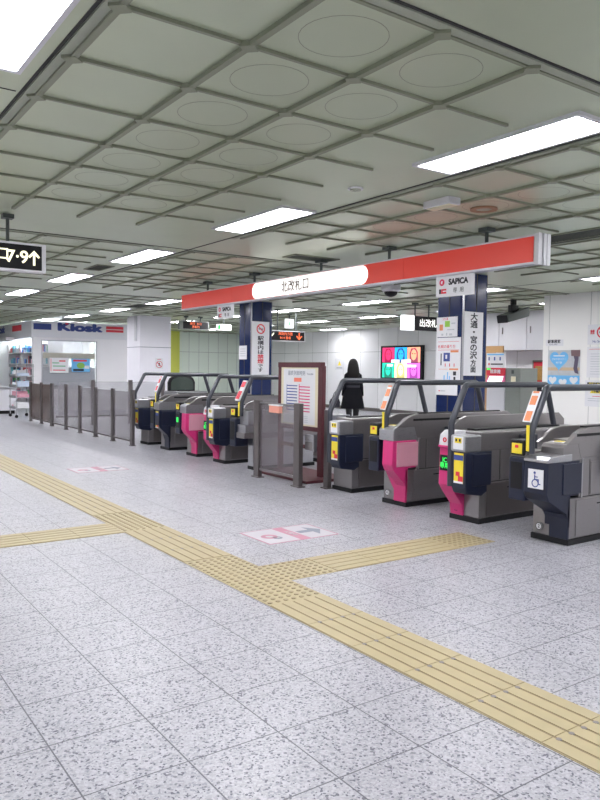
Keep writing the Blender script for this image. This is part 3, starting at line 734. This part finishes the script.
# ================================================================== signs deeper in
def hung(root, xs, y, z): 
    for x in xs:
        r = obj('hanger_rod', lambda bm, x=x: tube(bm, [(x, y, z), (x, y, H)], .017, 8), DARKG, root)
        box('hanger_plate', (x-.05, x+.05, y-.05, y+.05, H-.04, H), DARKG, r)
# exit 7.9 sign at left
s = Sheet('exit_sign', 'black hanging exit sign reading 7·9 with an up arrow at the left edge', 'sign', '-y', (.72, 7.45, 2.375), 1.36, .275, WHITE, .12)
s.rect('black_face', BLACK, (.02, 1.32, .02, .255))
s.txt('lettering', '出口', .135, .885, .145, LITY, 2, bold=.002); s.txt('lettering', '7·9', .165, 1.09, .132, LITY, 2, bold=.003)
s.poly('arrow', LITY, [(1.236, .065), (1.258, .065), (1.258, .165), (1.288, .134), (1.302, .150), (1.247, .208), (1.192, .150), (1.206, .134), (1.236, .165)], 2)
hung(s.root, (.95, 1.74), 7.51-.10, 2.65)
# LED boards
s = Sheet('train_display', 'small LED train display with orange letters right of the white column', 'display', '-y', (8.98, 18.8, 2.54), .92, .24, GREYM, .12)
s.rect('screen', BLACK, (.1, .89, .02, .22)); s.txt('lettering', '麻生  8:12', .085, .5, .165, LEDO, 2); s.txt('lettering', '真駒内', .08, .5, .075, LEDO, 2)
hung(s.root, (9.2, 9.65), 18.74, 2.78)
s = Sheet('train_display', 'LED display with orange letters and a down arrow behind the left navy pillar', 'display', '-y', (9.55, 15, 2.14), 1.04, .26, WHITE, .12)
s.rect('screen', BLACK, (.02, 1.02, .02, .24)); s.txt('lettering', '真駒内方面', .085, .45, .18, LEDO, 2); s.txt('lettering', '8:14 普通', .08, .45, .08, LEDO, 2)
s.poly('arrow', LEDO, [(.86, .04), (.95, .13), (.93, .15), (.875, .10), (.875, .22), (.845, .22), (.845, .10), (.79, .15), (.77, .13)], 2)
s.poly('arrow', LITY, [(.04, .10), (.12, .18), (.10, .2), (.04, .14)], 2)
hung(s.root, (9.8, 10.35), 14.94, 2.40)
s = Sheet('direction_board', 'black hanging sign with white lit characters and a white left end', 'sign', '-y', (10.95, 11.47, 2.33), .78, .30, BLACK, .1)
box('white_end', (10.66, 10.95, 11.36, 11.48, 2.32, 2.64), LITS, s.root)
s.txt('lettering', '出改札', .18, .42, .15, LITW, bold=.002)
hung(s.root, (11.02, 11.43), 11.42, 2.63)
s = Sheet('exit_sign', 'small green lit emergency exit sign far behind the gates', 'sign', '-y', (9.76, 18, 2.52), .44, .16, LITS, .08)
s.rect('green_field', GREEN, (.02, .10, .02, .14)); hung(s.root, (9.98,), 17.96, 2.68)
s = Sheet('square_lit_sign', 'small square white lit sign above the orange arrow display', 'sign', '-y', (10.72, 16, 2.54), .24, .24, LITS, .08)
s.rect('figure', GREEN, (.09, .13, .06, .17)); hung(s.root, (10.84,), 15.96, 2.78)

# dome camera
t = thing('dome_camera', 'white dome camera under the ceiling beside the SAPICA placard', 'camera', (8.4, 9.3, H))
obj('dome_mount', lambda bm: loft(bm, [(0, 0, 0, .17, .17), (0, 0, -.09, .165, .165), (0, 0, -.12, .13, .13)]), WHITE, t, smooth=True)
obj('dome_lens', lambda bm: loft(bm, [(0, 0, -.12, .115, .115), (0, 0, -.16, .105, .105), (0, 0, -.19, .07, .07), (0, 0, -.205, .02, .02)]), BLACK, t, smooth=True)
# ceiling box speaker
t = thing('box_speaker', 'dark box loudspeaker hanging tilted from the ceiling on the right', 'speaker', (11.84, 9.5, H), -.10)
def f(bm): 
    prism(bm, [(-.28, -.34), (-.25, -.48), (.30, -.34), (.32, -.15)], -.16, .16)
obj('speaker_body', f, DARKG, t, .01)
obj('speaker_front', lambda bm: prism(bm, [(-.295, -.35), (-.265, -.49), (-.25, -.48), (-.28, -.34)], -.13, .13), BLACK, t)
boxes('mount_bracket', [(-.08, .12, -.05, .05, -.26, -.12), (-.03, .07, -.04, .04, -.12, 0)], BLACK, t, .01)

# ================================================================== back area
s = Sheet('advert_screen', 'lit advertising panel of six brightly coloured portraits on the back wall', 'screen', '-x', (16.88, 19.05, 1.12), 2.03, 1.17, BLACK, .09)
cols = [((.75, .03, .16), (.35, .0, .06)), ((.02, .45, .85), (.02, .06, .25)), ((.95, .42, .25), (.30, .05, .10)), ((.02, .60, .42), (.01, .18, .12)), ((.95, .90, .60), (.55, .50, .20)), ((.80, .18, .75), (.35, .05, .35))]
for i, (a, b) in enumerate(cols):
    u = .09+.62*(i % 3); v = .61 if i < 3 else .09
    ma = mat('screen_colour', a, .4, emit=a, es=1.1); mb = mat('screen_shade', b, .4, emit=b, es=1.1)
    s.rect('portrait_field', ma, (u, u+.6, v, v+.5))
    s.poly('portrait_hair', mb, [(u+.12, v), (u+.10, v+.3), (u+.18, v+.46), (u+.38, v+.47), (u+.48, v+.34), (u+.5, v)], 2)
    s.circ('portrait_face', ma, u+.30, v+.25, .13, 3, ry=.18)
    s.rect('portrait_eye', INK, (u+.22, u+.27, v+.27, v+.30), (u+.33, u+.38, v+.27, v+.30), lv=4)
s.rect('caption_bar', LITS, (.55, .95, .60, .70), (1.05, 1.5, .60, .70), (.33, .62, .47, .55), (1.3, 1.75, .45, .53), lv=4)
s = Sheet('warning_notice', 'small pale wall sign with a yellow mark behind the standing woman', 'notice', '-x', (16.89, 21.75, 1.45), .55, .42, PAPER, .01)
s.poly('mark', YEL, [(.18, .16), (.38, .16), (.28, .34)]); s.rect('print', GREYP, (.1, .45, .05, .1))

# overhead cupboards in the office
cy = [12.55, 11.87, 11.05, 10.35, 9.65]
for i, (a, b) in enumerate(zip(cy, cy[1:])):
    t = thing('wall_cupboard', ('white wall cupboard high on the office wall, beside the navy pillar', 'wide white wall cupboard above the grey locker', 'white wall cupboard behind the box speaker', 'white wall cupboard next to the cream wall edge')[i], 'cupboard', (14.3, (a+b)/2, 1.98), group='row of wall cupboards')
    h2 = (a-b)/2-.006
    box('cupboard_body', (.02, .49, -h2, h2, 0, .93), WHITE, t); box('cupboard_door', (0, .02, -h2+.004, h2-.004, .005, .925), WHITE, t, .003)
    box('door_handle', (-.02, 0, h2-.12, h2-.10, .40, .56), STEELD, t)
t = thing('adjustment_machine', 'fare machine with red header and white screen beside the right pillar', 'ticket machine', (13.3, 11.1, 0))
box('machine_body', (.0, .6, -.26, .26, 0, 1.22), WHITE, t, .01)
box('header_panel', (-.02, .1, -.26, .26, 1.38, 1.55), RED, t); 
s = Sheet('machine_sign', '', '', '-x', (13.3, 11.37, 1.55), .53, .34, PAPER, .02, parent=t); s.root.parent = None
s.rect('band', LBLUE, (.02, .5, .29, .32)); s.rect('figures', INKB, (.06, .1, .17, .25), (.22, .26, .17, .25), (.38, .42, .17, .25)); s.rect('logo', RED, (.06, .10, .06, .11)); s.rect('print', INK, (.13, .48, .07, .10))
tag(s.root, 'white information board standing above the red fare machine header', 'sign')
obj('screen_hood', lambda bm: prism(bm, [(-.06, 1.2), (.04, 1.38), (.2, 1.38), (.2, 1.2)], -.26, .26), mat('machine_pink', (.8, .15, .35), .4), t)
obj('touch_screen', lambda bm: prism(bm, [(-.068, 1.205), (.02, 1.362), (.04, 1.355), (-.04, 1.2)], -.2, .2), LITS, t)
text('lettering', '精算機', .09, '-x', (13.3-.3, 0, 0), PAPER, None).name = 'lettering'
o = bpy.data.objects['lettering'] if False else None
box('status_light', (-.03, -.02, .14, .24, 1.50, 1.54), GREEN, t)
box('support_post', (.1, .2, -.1, .1, 1.22, 1.9), WHITE, t)
t = thing('locker', 'plain grey metal machine cabinet right of the red fare machine', 'cabinet', (13.3, 10.62, 0))
box('locker_body', (0, .6, -.21, .21, .05, 1.55), GREYM, t, .01); box('locker_plinth', (.01, .59, -.2, .2, 0, .05), BLACK, t)
box('locker_door', (-.01, 0, -.19, .19, .1, 1.1), GREYM, t, .003); boxes('lock_plate', [(-.012, 0, -.08, .04, 1.15, 1.36)], CREAM, t); box('lock_mark', (-.014, -.0, -.03, .03, 1.42, 1.5), DARKG, t)
t = tag(box('wooden_panel', (13.95, 13.99, 11.45, 12.0, 0.0, 2.08), TAN), 'tan wooden panel standing behind the fare machine', 'panel')
t = thing('poster_case', 'red framed display case with orange posters on the office wall', 'display case', (14.78, 10.98, .75))
box('case_frame', (-.03, .02, -.26, .22, 0, 1.0), GREYM, t); box('case_inner', (-.04, -.03, -.22, .18, .04, .96), RED, t)
for i in range(2): box('case_picture', (-.045, -.04, -.17, .12, .08+.44*i, .42+.44*i), (INK, mat('print_ochre', (.5, .28, .08), .5, noise=.4, nscale=30))[i], t)

# ================================================================== posters on right wall (x = 11.8)
s = Sheet('wall_lettering', 'small black printed label high on the cream wall above the heart poster', 'label', '-x', (11.795, 8.66, 1.96), .38, .12, PAPER, .004)
s.txt('lettering', '駅事務室', .07, .18, .08, INK, bold=.002); s.txt('lettering', 'Station office', .035, .16, .03, GREYB)
s = Sheet('poster', 'blue poster with a big heart and a person in trousers on the cream wall', 'poster', '-x', (11.795, 8.60, 1.20), .68, .68, PAPER, .006)
s.rect('photo', GREYP, (0, .68, .21, .68)); s.rect('photo_floor', mat('print_ochre_floor', (.60, .45, .30), .6), (0, .68, .30, .36), lv=2); s.rect('blue_band', LBLUE, (0, .68, 0, .21))
def heart(cu, cv, k): return [(cu+k*16*math.sin(a)**3/16, cv+k*(13*math.cos(a)-5*math.cos(2*a)-2*math.cos(3*a)-math.cos(4*a))/16) for a in [2*PI*i/36 for i in range(36)]]
s.poly('heart', LBLUE, heart(.24, .50, .20), 3)
s.rect('heart_print', PAPER, (.12, .36, .565, .585), lv=4); s.txt('lettering', 'さわやかマナー', .045, .24, .51, PAPER, 4); s.txt('lettering', '地下鉄', .045, .24, .445, PAPER, 4)
for u, v in ((.11, .12), (.33, .08), (.56, .12)): s.poly('heart', PAPER, heart(u, v, .085), 3)
s.poly('figure_trousers', mat('print_trousers', (.10, .08, .13), .6), [(.52, .66), (.66, .66), (.65, .50), (.63, .36), (.66, .24), (.58, .26), (.55, .34), (.57, .50)], 3)
s.poly('figure_jacket', mat('print_jacket', (.20, .12, .13), .6), [(.49, .68), (.68, .68), (.68, .56), (.50, .57)], 4)
s = Sheet('no_smoking_sign', 'red no smoking sign with lettering on the cream wall at the right edge', 'sign', '-x', (11.795, 7.78, 1.97), .62, .36, PAPER, .005)
s.txt('lettering', '禁煙', .085, .095, .22, RED, bold=.003, sx=.5); s.ringp('ban_ring', RED, .29, .22, .085, .11); s.poly('ban_bar', RED, [(.22, .28), (.235, .295), (.36, .16), (.345, .145)], 2); s.rect('cigarette', INK, (.23, .35, .21, .23)); s.txt('lettering', 'No Smoking', .06, .25, .055, INKB)
s = Sheet('poster', 'plain white text sheet with small print below the red no smoking sign', 'poster', '-x', (11.795, 7.78, 1.38), .60, .55, PAPER, .005)
s.rect('heading', RED, (.04, .28, .505, .512)); s.rect('print', GREYP, *[(.07, .55, .06+.045*i, .068+.045*i) for i in range(9)])
s = Sheet('warning_notice', 'white notice with yellow and black warning bands at the right edge', 'notice', '-x', (11.795, 7.80, .86), .60, .47, PAPER, .005)
s.rect('band', INK, (.04, .56, .39, .435)); s.txt('lettering', '防犯カメラ', .05, .2, .412, YEL, 2); s.poly('mark', YEL, [(.10, .24), (.40, .24), (.36, .32), (.14, .32)]); s.poly('symbol', INK, [(.18, .34), (.26, .34), (.22, .385)]); s.txt('lettering', '作動中', .07, .25, .28, INK, 2, bold=.003)
s.rect('print', GREYP, (.06, .5, .14, .15), (.06, .5, .10, .11)); s.rect('print', RED, (.15, .4, .18, .19))

# ================================================================== attendant's hood behind far gates
t = thing('counter_mirror', 'dark rounded window hood on a counter behind the far gates', 'counter window', (6.5, 13.75, 0))
box('counter_body', (-.1, .6, -.3, .3, 0, .98), STEELL, t, .01)
def f(bm):
    pts = [(-.30, .98), (-.30, 1.16), (-.26, 1.24), (-.18, 1.30), (-.05, 1.32), (.05, 1.32), (.18, 1.30), (.26, 1.24), (.30, 1.16), (.30, .98)]
    prism(bm, [(.15+p[0], p[1]) for p in pts], -.04, .03)
obj('window_frame', f, BLACK, t, .01)
obj('window_pane', lambda bm: prism(bm, [(-.10, 1.0), (-.10, 1.15), (-.06, 1.22), (.08, 1.27), (.22, 1.27), (.36, 1.22), (.40, 1.15), (.40, 1.0)], -.048, -.04), mat('dark_pane', (.05, .07, .06), .08), t)

# ================================================================== kiosk
KY, KX0, KX1 = 23.6, 6.3, 9.9
KW = mat('kiosk_white', (.90, .89, .92), .4, noise=.02)
t = thing('kiosk', 'white kiosk shop with blue lettered fascia at the far left', 'kiosk')
boxes('front_wall', [(KX0, 6.57, KY, KY+.1, 0, 2.36), (8.32, KX1, KY, KY+.1, 0, 2.36), (6.57, 8.32, KY, KY+.1, 0, .75), (6.57, 8.32, KY, KY+.1, 2.27, 2.36)], KW, t)
boxes('side_wall', [(KX1-.1, KX1, KY+.1, 29.5, 0, 2.9), (KX0, KX1, 29.5, 29.6, 0, 2.9)], KW, t)
box('corner_post', (KX0-.02, KX0+.12, KY-.02, KY+.12, 0, 2.36), KW, t)
fa = boxes('fascia', [(KX0-.08, KX1, KY-.1, KY+.1, 2.36, 2.87), (KX0-.08, KX0+.1, KY+.1, 29.6, 2.36, 2.87)], mat('kiosk_fascia', (.80, .80, .85), .35), t)
box('counter', (KX0+.1, KX1-.1, KY+.1, KY+.5, .0, .75), KW, t)
wf = boxes('window_frame', [(6.57, 8.32, KY-.02, KY+.0, .72, .76), (6.57, 8.32, KY-.02, KY+.0, 2.25, 2.28), (6.55, 6.58, KY-.02, KY, .72, 2.28), (8.31, 8.34, KY-.02, KY, .72, 2.28)], STEELL, t)
box('window_pane', (6.58, 8.31, KY+.04, KY+.05, .76, 2.25), GLASSC, wf)
box('window_shutter', (6.6, 8.3, KY+.06, KY+.08, .78, 1.42), GREYP, t)
box('window_blind', (6.6, 8.3, KY+.06, KY+.08, 1.70, 1.88), CREAM, t)
boxes('interior_lamp', [(6.9, 8.6, 25, 25.3, 2.78, 2.84), (6.9, 8.6, 27, 27.3, 2.78, 2.84)], mat('kiosk_lamp', (.9, .9, .9), .5, emit=(.9, .95, 1), es=60), t)
text('lettering', 'Kiosk', .33, '-y', (7.74, KY-.102, 2.70), INKB, fa, bold=.022, sx=1.9)
boxes('red_panel', [(8.62, 9.22, KY-.104, KY-.1, 2.60, 2.79)], RED, fa); boxes('blue_panel', [(6.28, 6.83, KY-.104, KY-.1, 2.60, 2.79)], INKB, fa)
boxes('white_stripe', [(8.62, 9.22, KY-.106, KY-.104, 2.68, 2.70)], PAPER, fa)
box('red_dot', (7.27, 7.37, KY-.106, KY-.1, 2.79, 2.84), RED, fa)
text('lettering', 'Kiosk', .33, '-x', (KX0-.082, 27.6, 2.70), INKB, fa, bold=.022, sx=1.7)
boxes('red_panel', [(KX0-.084, KX0-.08, 24.7, 25.9, 2.60, 2.79)], RED, fa)
box('awning', (KX0-.35, KX0-.08, 25.6, 29.5, 2.30, 2.40), KW, t)
s = Sheet('poster', 'white and pink sale poster in the kiosk window, left one', 'poster', '-y', (6.80, KY-.02, 1.24), .60, .48, PAPER, .006)
s.rect('print', RED, (.03, .05, .05, .45), (.3, .5, .36, .4), (.1, .5, .07, .1)); s.rect('print', mat('print_green_b', (.1, .45, .2), .5), (.08, .3, .3, .33), (.1, .5, .2, .23))
s = Sheet('poster', 'colourful poster with green centre in the kiosk window, right one', 'poster', '-y', (7.50, KY-.02, 1.28), .60, .42, LBLUE, .006)
s.rect('print', RED, (.05, .5, .33, .39)); s.circ('centre', mat('print_green_c', (.25, .5, .1), .5), .3, .2, .13, ry=.1); s.rect('print', INK, (.05, .4, .02, .09)); s.rect('print', PAPER, (.42, .58, .1, .2))
t = thing('shelf_unit', 'tall open shelves of goods inside the kiosk opening', 'shelves')
boxes('shelf', [(6.9, 7.35, 24.14, 29.3, z, z+.03) for z in (.3, .7, 1.1, 1.5, 1.9)], KW, t); box('shelf_back', (7.35, 7.4, 24.14, 29.3, 0, 2.3), KW, t)
boxes('shelf_upright', [(6.9, 7.35, y, y+.03, 0, 2.3) for y in (24.11, 25.7, 27.5, 29.3)], KW, t)
GC = [mat('pack_%s' % n, c, .5) for n, c in (('red', (.6, .05, .06)), ('blue', (.08, .2, .6)), ('teal', (.1, .5, .6)), ('white', (.85, .85, .88)), ('pale', (.6, .7, .85)), ('pink', (.8, .4, .5)), ('green', (.15, .45, .2)), ('dark', (.06, .06, .1)))]
protos = {}
for li, z in enumerate((.33, .73, 1.13, 1.53, 1.93)):
    y = 24.16
    while y < 29.1:
        wd = random.choice((.12, .16, .2)); ht = random.choice((.16, .2, .26)); k = random.choice(range(8))
        if any(q-wd < y < q+.03 for q in (25.7, 27.5)): y += .04; continue
        key = (wd, ht, k)
        if key not in protos:
            o = boxes('packaged_goods', [(0, .22, 0, wd-.02, 0, ht)], GC[k]); protos[key] = o
        else: o = protos[key].copy(); C.objects.link(o)
        o.location = (6.93, y, z+.001)
        nm = ('lowest', 'second', 'middle', 'fourth', 'top')[li]
        tag(o, 'small coloured package on the %s shelf inside the kiosk' % nm, 'package', 'goods on the %s kiosk shelf' % nm)
        y += wd+.02
# magazine trolley in front
def trolley(x, y, lab, z1=1.5, wy=.7, wx=.45):
    t = thing('display_trolley', lab, 'trolley', (x, y, 0))
    for a in (0, wx):
        for b in (0, wy): obj('frame_post', lambda bm, a=a, b=b: tube(bm, [(a, b, .07), (a, b, z1)], .014, 8), STEELL, t)
    for a in (0, wx):
        for b in (0, wy): obj('wheel', lambda bm, a=a, b=b: disc(bm, (a-.0, b-.015, .045), .045, .03, 'y', 16), BLACK, t)
    for z in (.25, .55, .85, 1.15, 1.42):
        if z < z1: boxes('tray', [(-.02, wx+.02, -.02, wy+.02, z, z+.02), (-.03, -.02, -.02, wy+.02, z, z+.07)], STEELL, t)
    return t
trolley(5.15, 21.0, 'wheeled wire trolley of magazines in front of the kiosk')
k = 0
for z in (.27, .57, .87, 1.17):
    for i in range(4):
        c = GC[random.choice((3, 3, 4, 5, 3))]
        o = box('magazine', (5.19, 5.5, 21.03+.165*i, 21.17+.165*i, z+.001, z+random.choice((.08, .12, .16))), c)
        nm = {.27: 'lowest', .57: 'second', .87: 'third', 1.17: 'top'}[z]
        tag(o, 'bundle of magazines on the %s tray of the wheeled trolley' % nm, 'magazines', 'magazines on the %s trolley tray' % nm)
t = thing('drinks_cooler', 'pale blue and white chest cooler at the left edge by the kiosk', 'cooler', (5.0, 22.9, 0))
box('cooler_body', (0, .6, 0, 1.6, .1, .75), WHITE, t, .01); box('cooler_base', (.03, .57, .03, 1.57, 0, .1), BLACK, t); box('cooler_window', (-.006, 0, .05, 1.55, .45, .72), LBLUE, t); box('cooler_top', (-.02, .62, -.02, 1.62, .75, .8), STEELL, t)

# ================================================================== the woman
def person(x, y, rz):
    SK = mat('skin', (.62, .42, .33), .5); HAIR = mat('hair_black', (.010, .008, .008), .5, noise=.3, nscale=60, spec=.2)
    COAT = mat('coat_black', (.008, .008, .011), .85, noise=.2, nscale=40, spec=.15); TIGHT = mat('tights_black', (.015, .014, .018), .6)
    t = thing('person', 'woman seen from behind in a black knee-length coat, long dark hair, holding a dark bag', 'person', (x, y, 0), rz)
    # body faces local +y (away from the camera); skeleton for one skinned surface
    J = dict(pel=(0, 0, .88, .125), bel=(0, 0, 1.02, .11), che=(0, -.01, 1.20, .13), nb=(0, -.005, 1.34, .06), nk=(0, .005, 1.40, .048), hd0=(0, .015, 1.46, .068), hd1=(0, .015, 1.54, .082), hd2=(0, .01, 1.60, .055), nose=(0, .11, 1.515, .012))
    E = [('pel', 'bel'), ('bel', 'che'), ('che', 'nb'), ('nb', 'nk'), ('nk', 'hd0'), ('hd0', 'hd1'), ('hd1', 'hd2'), ('hd1', 'nose')]
    for s, S in ((-1, 'l'), (1, 'r')):
        J.update({'sh'+S: (s*.135, 0, 1.29, .05), 'el'+S: (s*.175, -.01, 1.04, .036), 'wr'+S: (s*.20, .05, .83, .027), 'pa'+S: (s*.20, .07, .77, .032),
                  'hp'+S: (s*.085, 0, .82, .09), 'kn'+S: (s*.075, .02, .46, .055), 'ca'+S: (s*.07, -.015, .32, .05), 'an'+S: (s*.065, -.02, .09, .033), 'to'+S: (s*.07, .11, .035, .03)})
        E += [('che', 'sh'+S), ('sh'+S, 'el'+S), ('el'+S, 'wr'+S), ('wr'+S, 'pa'+S), ('pel', 'hp'+S), ('hp'+S, 'kn'+S), ('kn'+S, 'ca'+S), ('ca'+S, 'an'+S), ('an'+S, 'to'+S)]
        for f_ in range(4):
            xx = s*(.20)+.0; yy = .045+.018*f_
            J['f%d%s' % (f_, S)] = (xx+s*.004, yy, .715-.004*(f_ == 1), .009); J['g%d%s' % (f_, S)] = (xx-s*.012, yy, .685-.004*(f_ in (1, 2)), .008)
            E += [('pa'+S, 'f%d%s' % (f_, S)), ('f%d%s' % (f_, S), 'g%d%s' % (f_, S))]
        J['th'+S] = (s*.175, .105, .735, .010); E += [('pa'+S, 'th'+S)]
    ks = list(J); me = bpy.data.meshes.new('body'); me.from_pydata([J[k][:3] for k in ks], [(ks.index(a), ks.index(b)) for a, b in E], [])
    o = bpy.data.objects.new('body', me); C.objects.link(o)
    sk = o.modifiers.new('skin', 'SKIN'); sk.use_smooth_shade = True
    for i, k in enumerate(ks): me.skin_vertices[0].data[i].radius = (J[k][3], J[k][3]); me.skin_vertices[0].data[i].use_root = (i == 0)
    sb = o.modifiers.new('sub', 'SUBSURF'); sb.levels = 1; sb.render_levels = 2
    me.materials.append(SK); o.parent = t
    for s in (-1, 1):
        obj('tights', lambda bm, s=s: tube(bm, [(s*.085, 0, .80), (s*.076, .02, .46), (s*.07, -.012, .32), (s*.066, -.018, .10)], .05, 16, rads=[.098, .063, .057, .040]), TIGHT, t, smooth=True)
        obj('shoe', lambda bm, s=s: (loft(bm, [(s*.068, .05, 0, .042, .12), (s*.068, .05, .03, .044, .12), (s*.067, .01, .07, .042, .08), (s*.066, -.018, .11, .044, .05)], 16)), INK, t, smooth=True)
        obj('coat_sleeve', lambda bm, s=s: tube(bm, [(s*.07, 0, 1.34), (s*.135, 0, 1.27), (s*.175, -.01, 1.04), (s*.198, .05, .84)], .06, 16, rads=[.05, .062, .052, .046]), COAT, t, smooth=True)
        obj('eye', lambda bm, s=s: loft(bm, [(s*.03, .092, 1.528, .004, .003), (s*.03, .093, 1.533, .011, .006), (s*.03, .092, 1.538, .004, .003)], 8), INK, t)
        obj('ear', lambda bm, s=s: loft(bm, [(s*.088, .01, 1.49, .008, .012), (s*.092, .01, 1.52, .011, .02), (s*.088, .01, 1.545, .006, .012)], 8), SK, t, smooth=True)
    obj('mouth', lambda bm: loft(bm, [(0, .088, 1.472, .012, .006), (0, .09, 1.478, .022, .008), (0, .088, 1.484, .012, .006)], 10), RED, t)
    obj('coat', lambda bm: loft(bm, [(0, 0, .56, .265, .18), (0, 0, .70, .24, .17), (0, 0, .88, .20, .155), (0, 0, 1.04, .158, .13), (0, -.005, 1.18, .168, .14), (0, -.005, 1.28, .168, .125), (0, -.003, 1.35, .11, .09), (0, 0, 1.40, .075, .072), (0, 0, 1.42, .07, .068)], 28), COAT, t, smooth=True)
    obj('coat_belt', lambda bm: loft(bm, [(0, 0, 1.02, .166, .138), (0, 0, 1.07, .164, .137)], 28), INK, t, smooth=True)
    obj('hair', lambda bm: loft(bm, [(.01, -.085, 1.20, .07, .03), (.005, -.09, 1.25, .115, .045), (0, -.085, 1.33, .135, .062), (0, -.05, 1.42, .128, .085), (0, -.022, 1.50, .116, .098), (0, -.012, 1.58, .096, .09), (0, -.008, 1.635, .062, .06), (0, -.008, 1.652, .02, .02)], 24), HAIR, t, smooth=True)
    return t
person(10.5, 12.85, -YAW).scale = (1.04, 1.04, 1.04)
def handbag():
    c, s_ = math.cos(-YAW), math.sin(-YAW)
    lx, ly = -.37, .09
    t = thing('handbag', 'dark handbag hanging at the left side of the woman in the coat', 'bag', (10.5+c*lx-s_*ly, 12.85+s_*lx+c*ly, 0), -YAW)
    obj('bag_body', lambda bm: prism(bm, [(-.15, .60), (.08, .60), (.09, .72), (.06, .80), (-.12, .80), (-.16, .72)], -.05, .05), mat('bag_leather', (.02, .018, .03), .4, noise=.2), t, .015)
    obj('bag_handle', lambda bm: tube(bm, smooth_path([(-.09, 0, .80), (-.04, 0, .95), (.08, .0, 1.0), (.05, 0, .80)], 4, .05), .009, 8), INK, t, smooth=True)
handbag()
# stray helper lettering for the fare machine header
for o in [o for o in C.objects if o.parent is None and o.name.startswith('lettering')]:
    bpy.data.objects.remove(o)
hd = [o for o in bpy.data.objects if o.name == 'header_panel'][0]
text('lettering', '精算機', .10, '-x', (-.022, 0, 1.46), PAPER, hd, bold=.002)
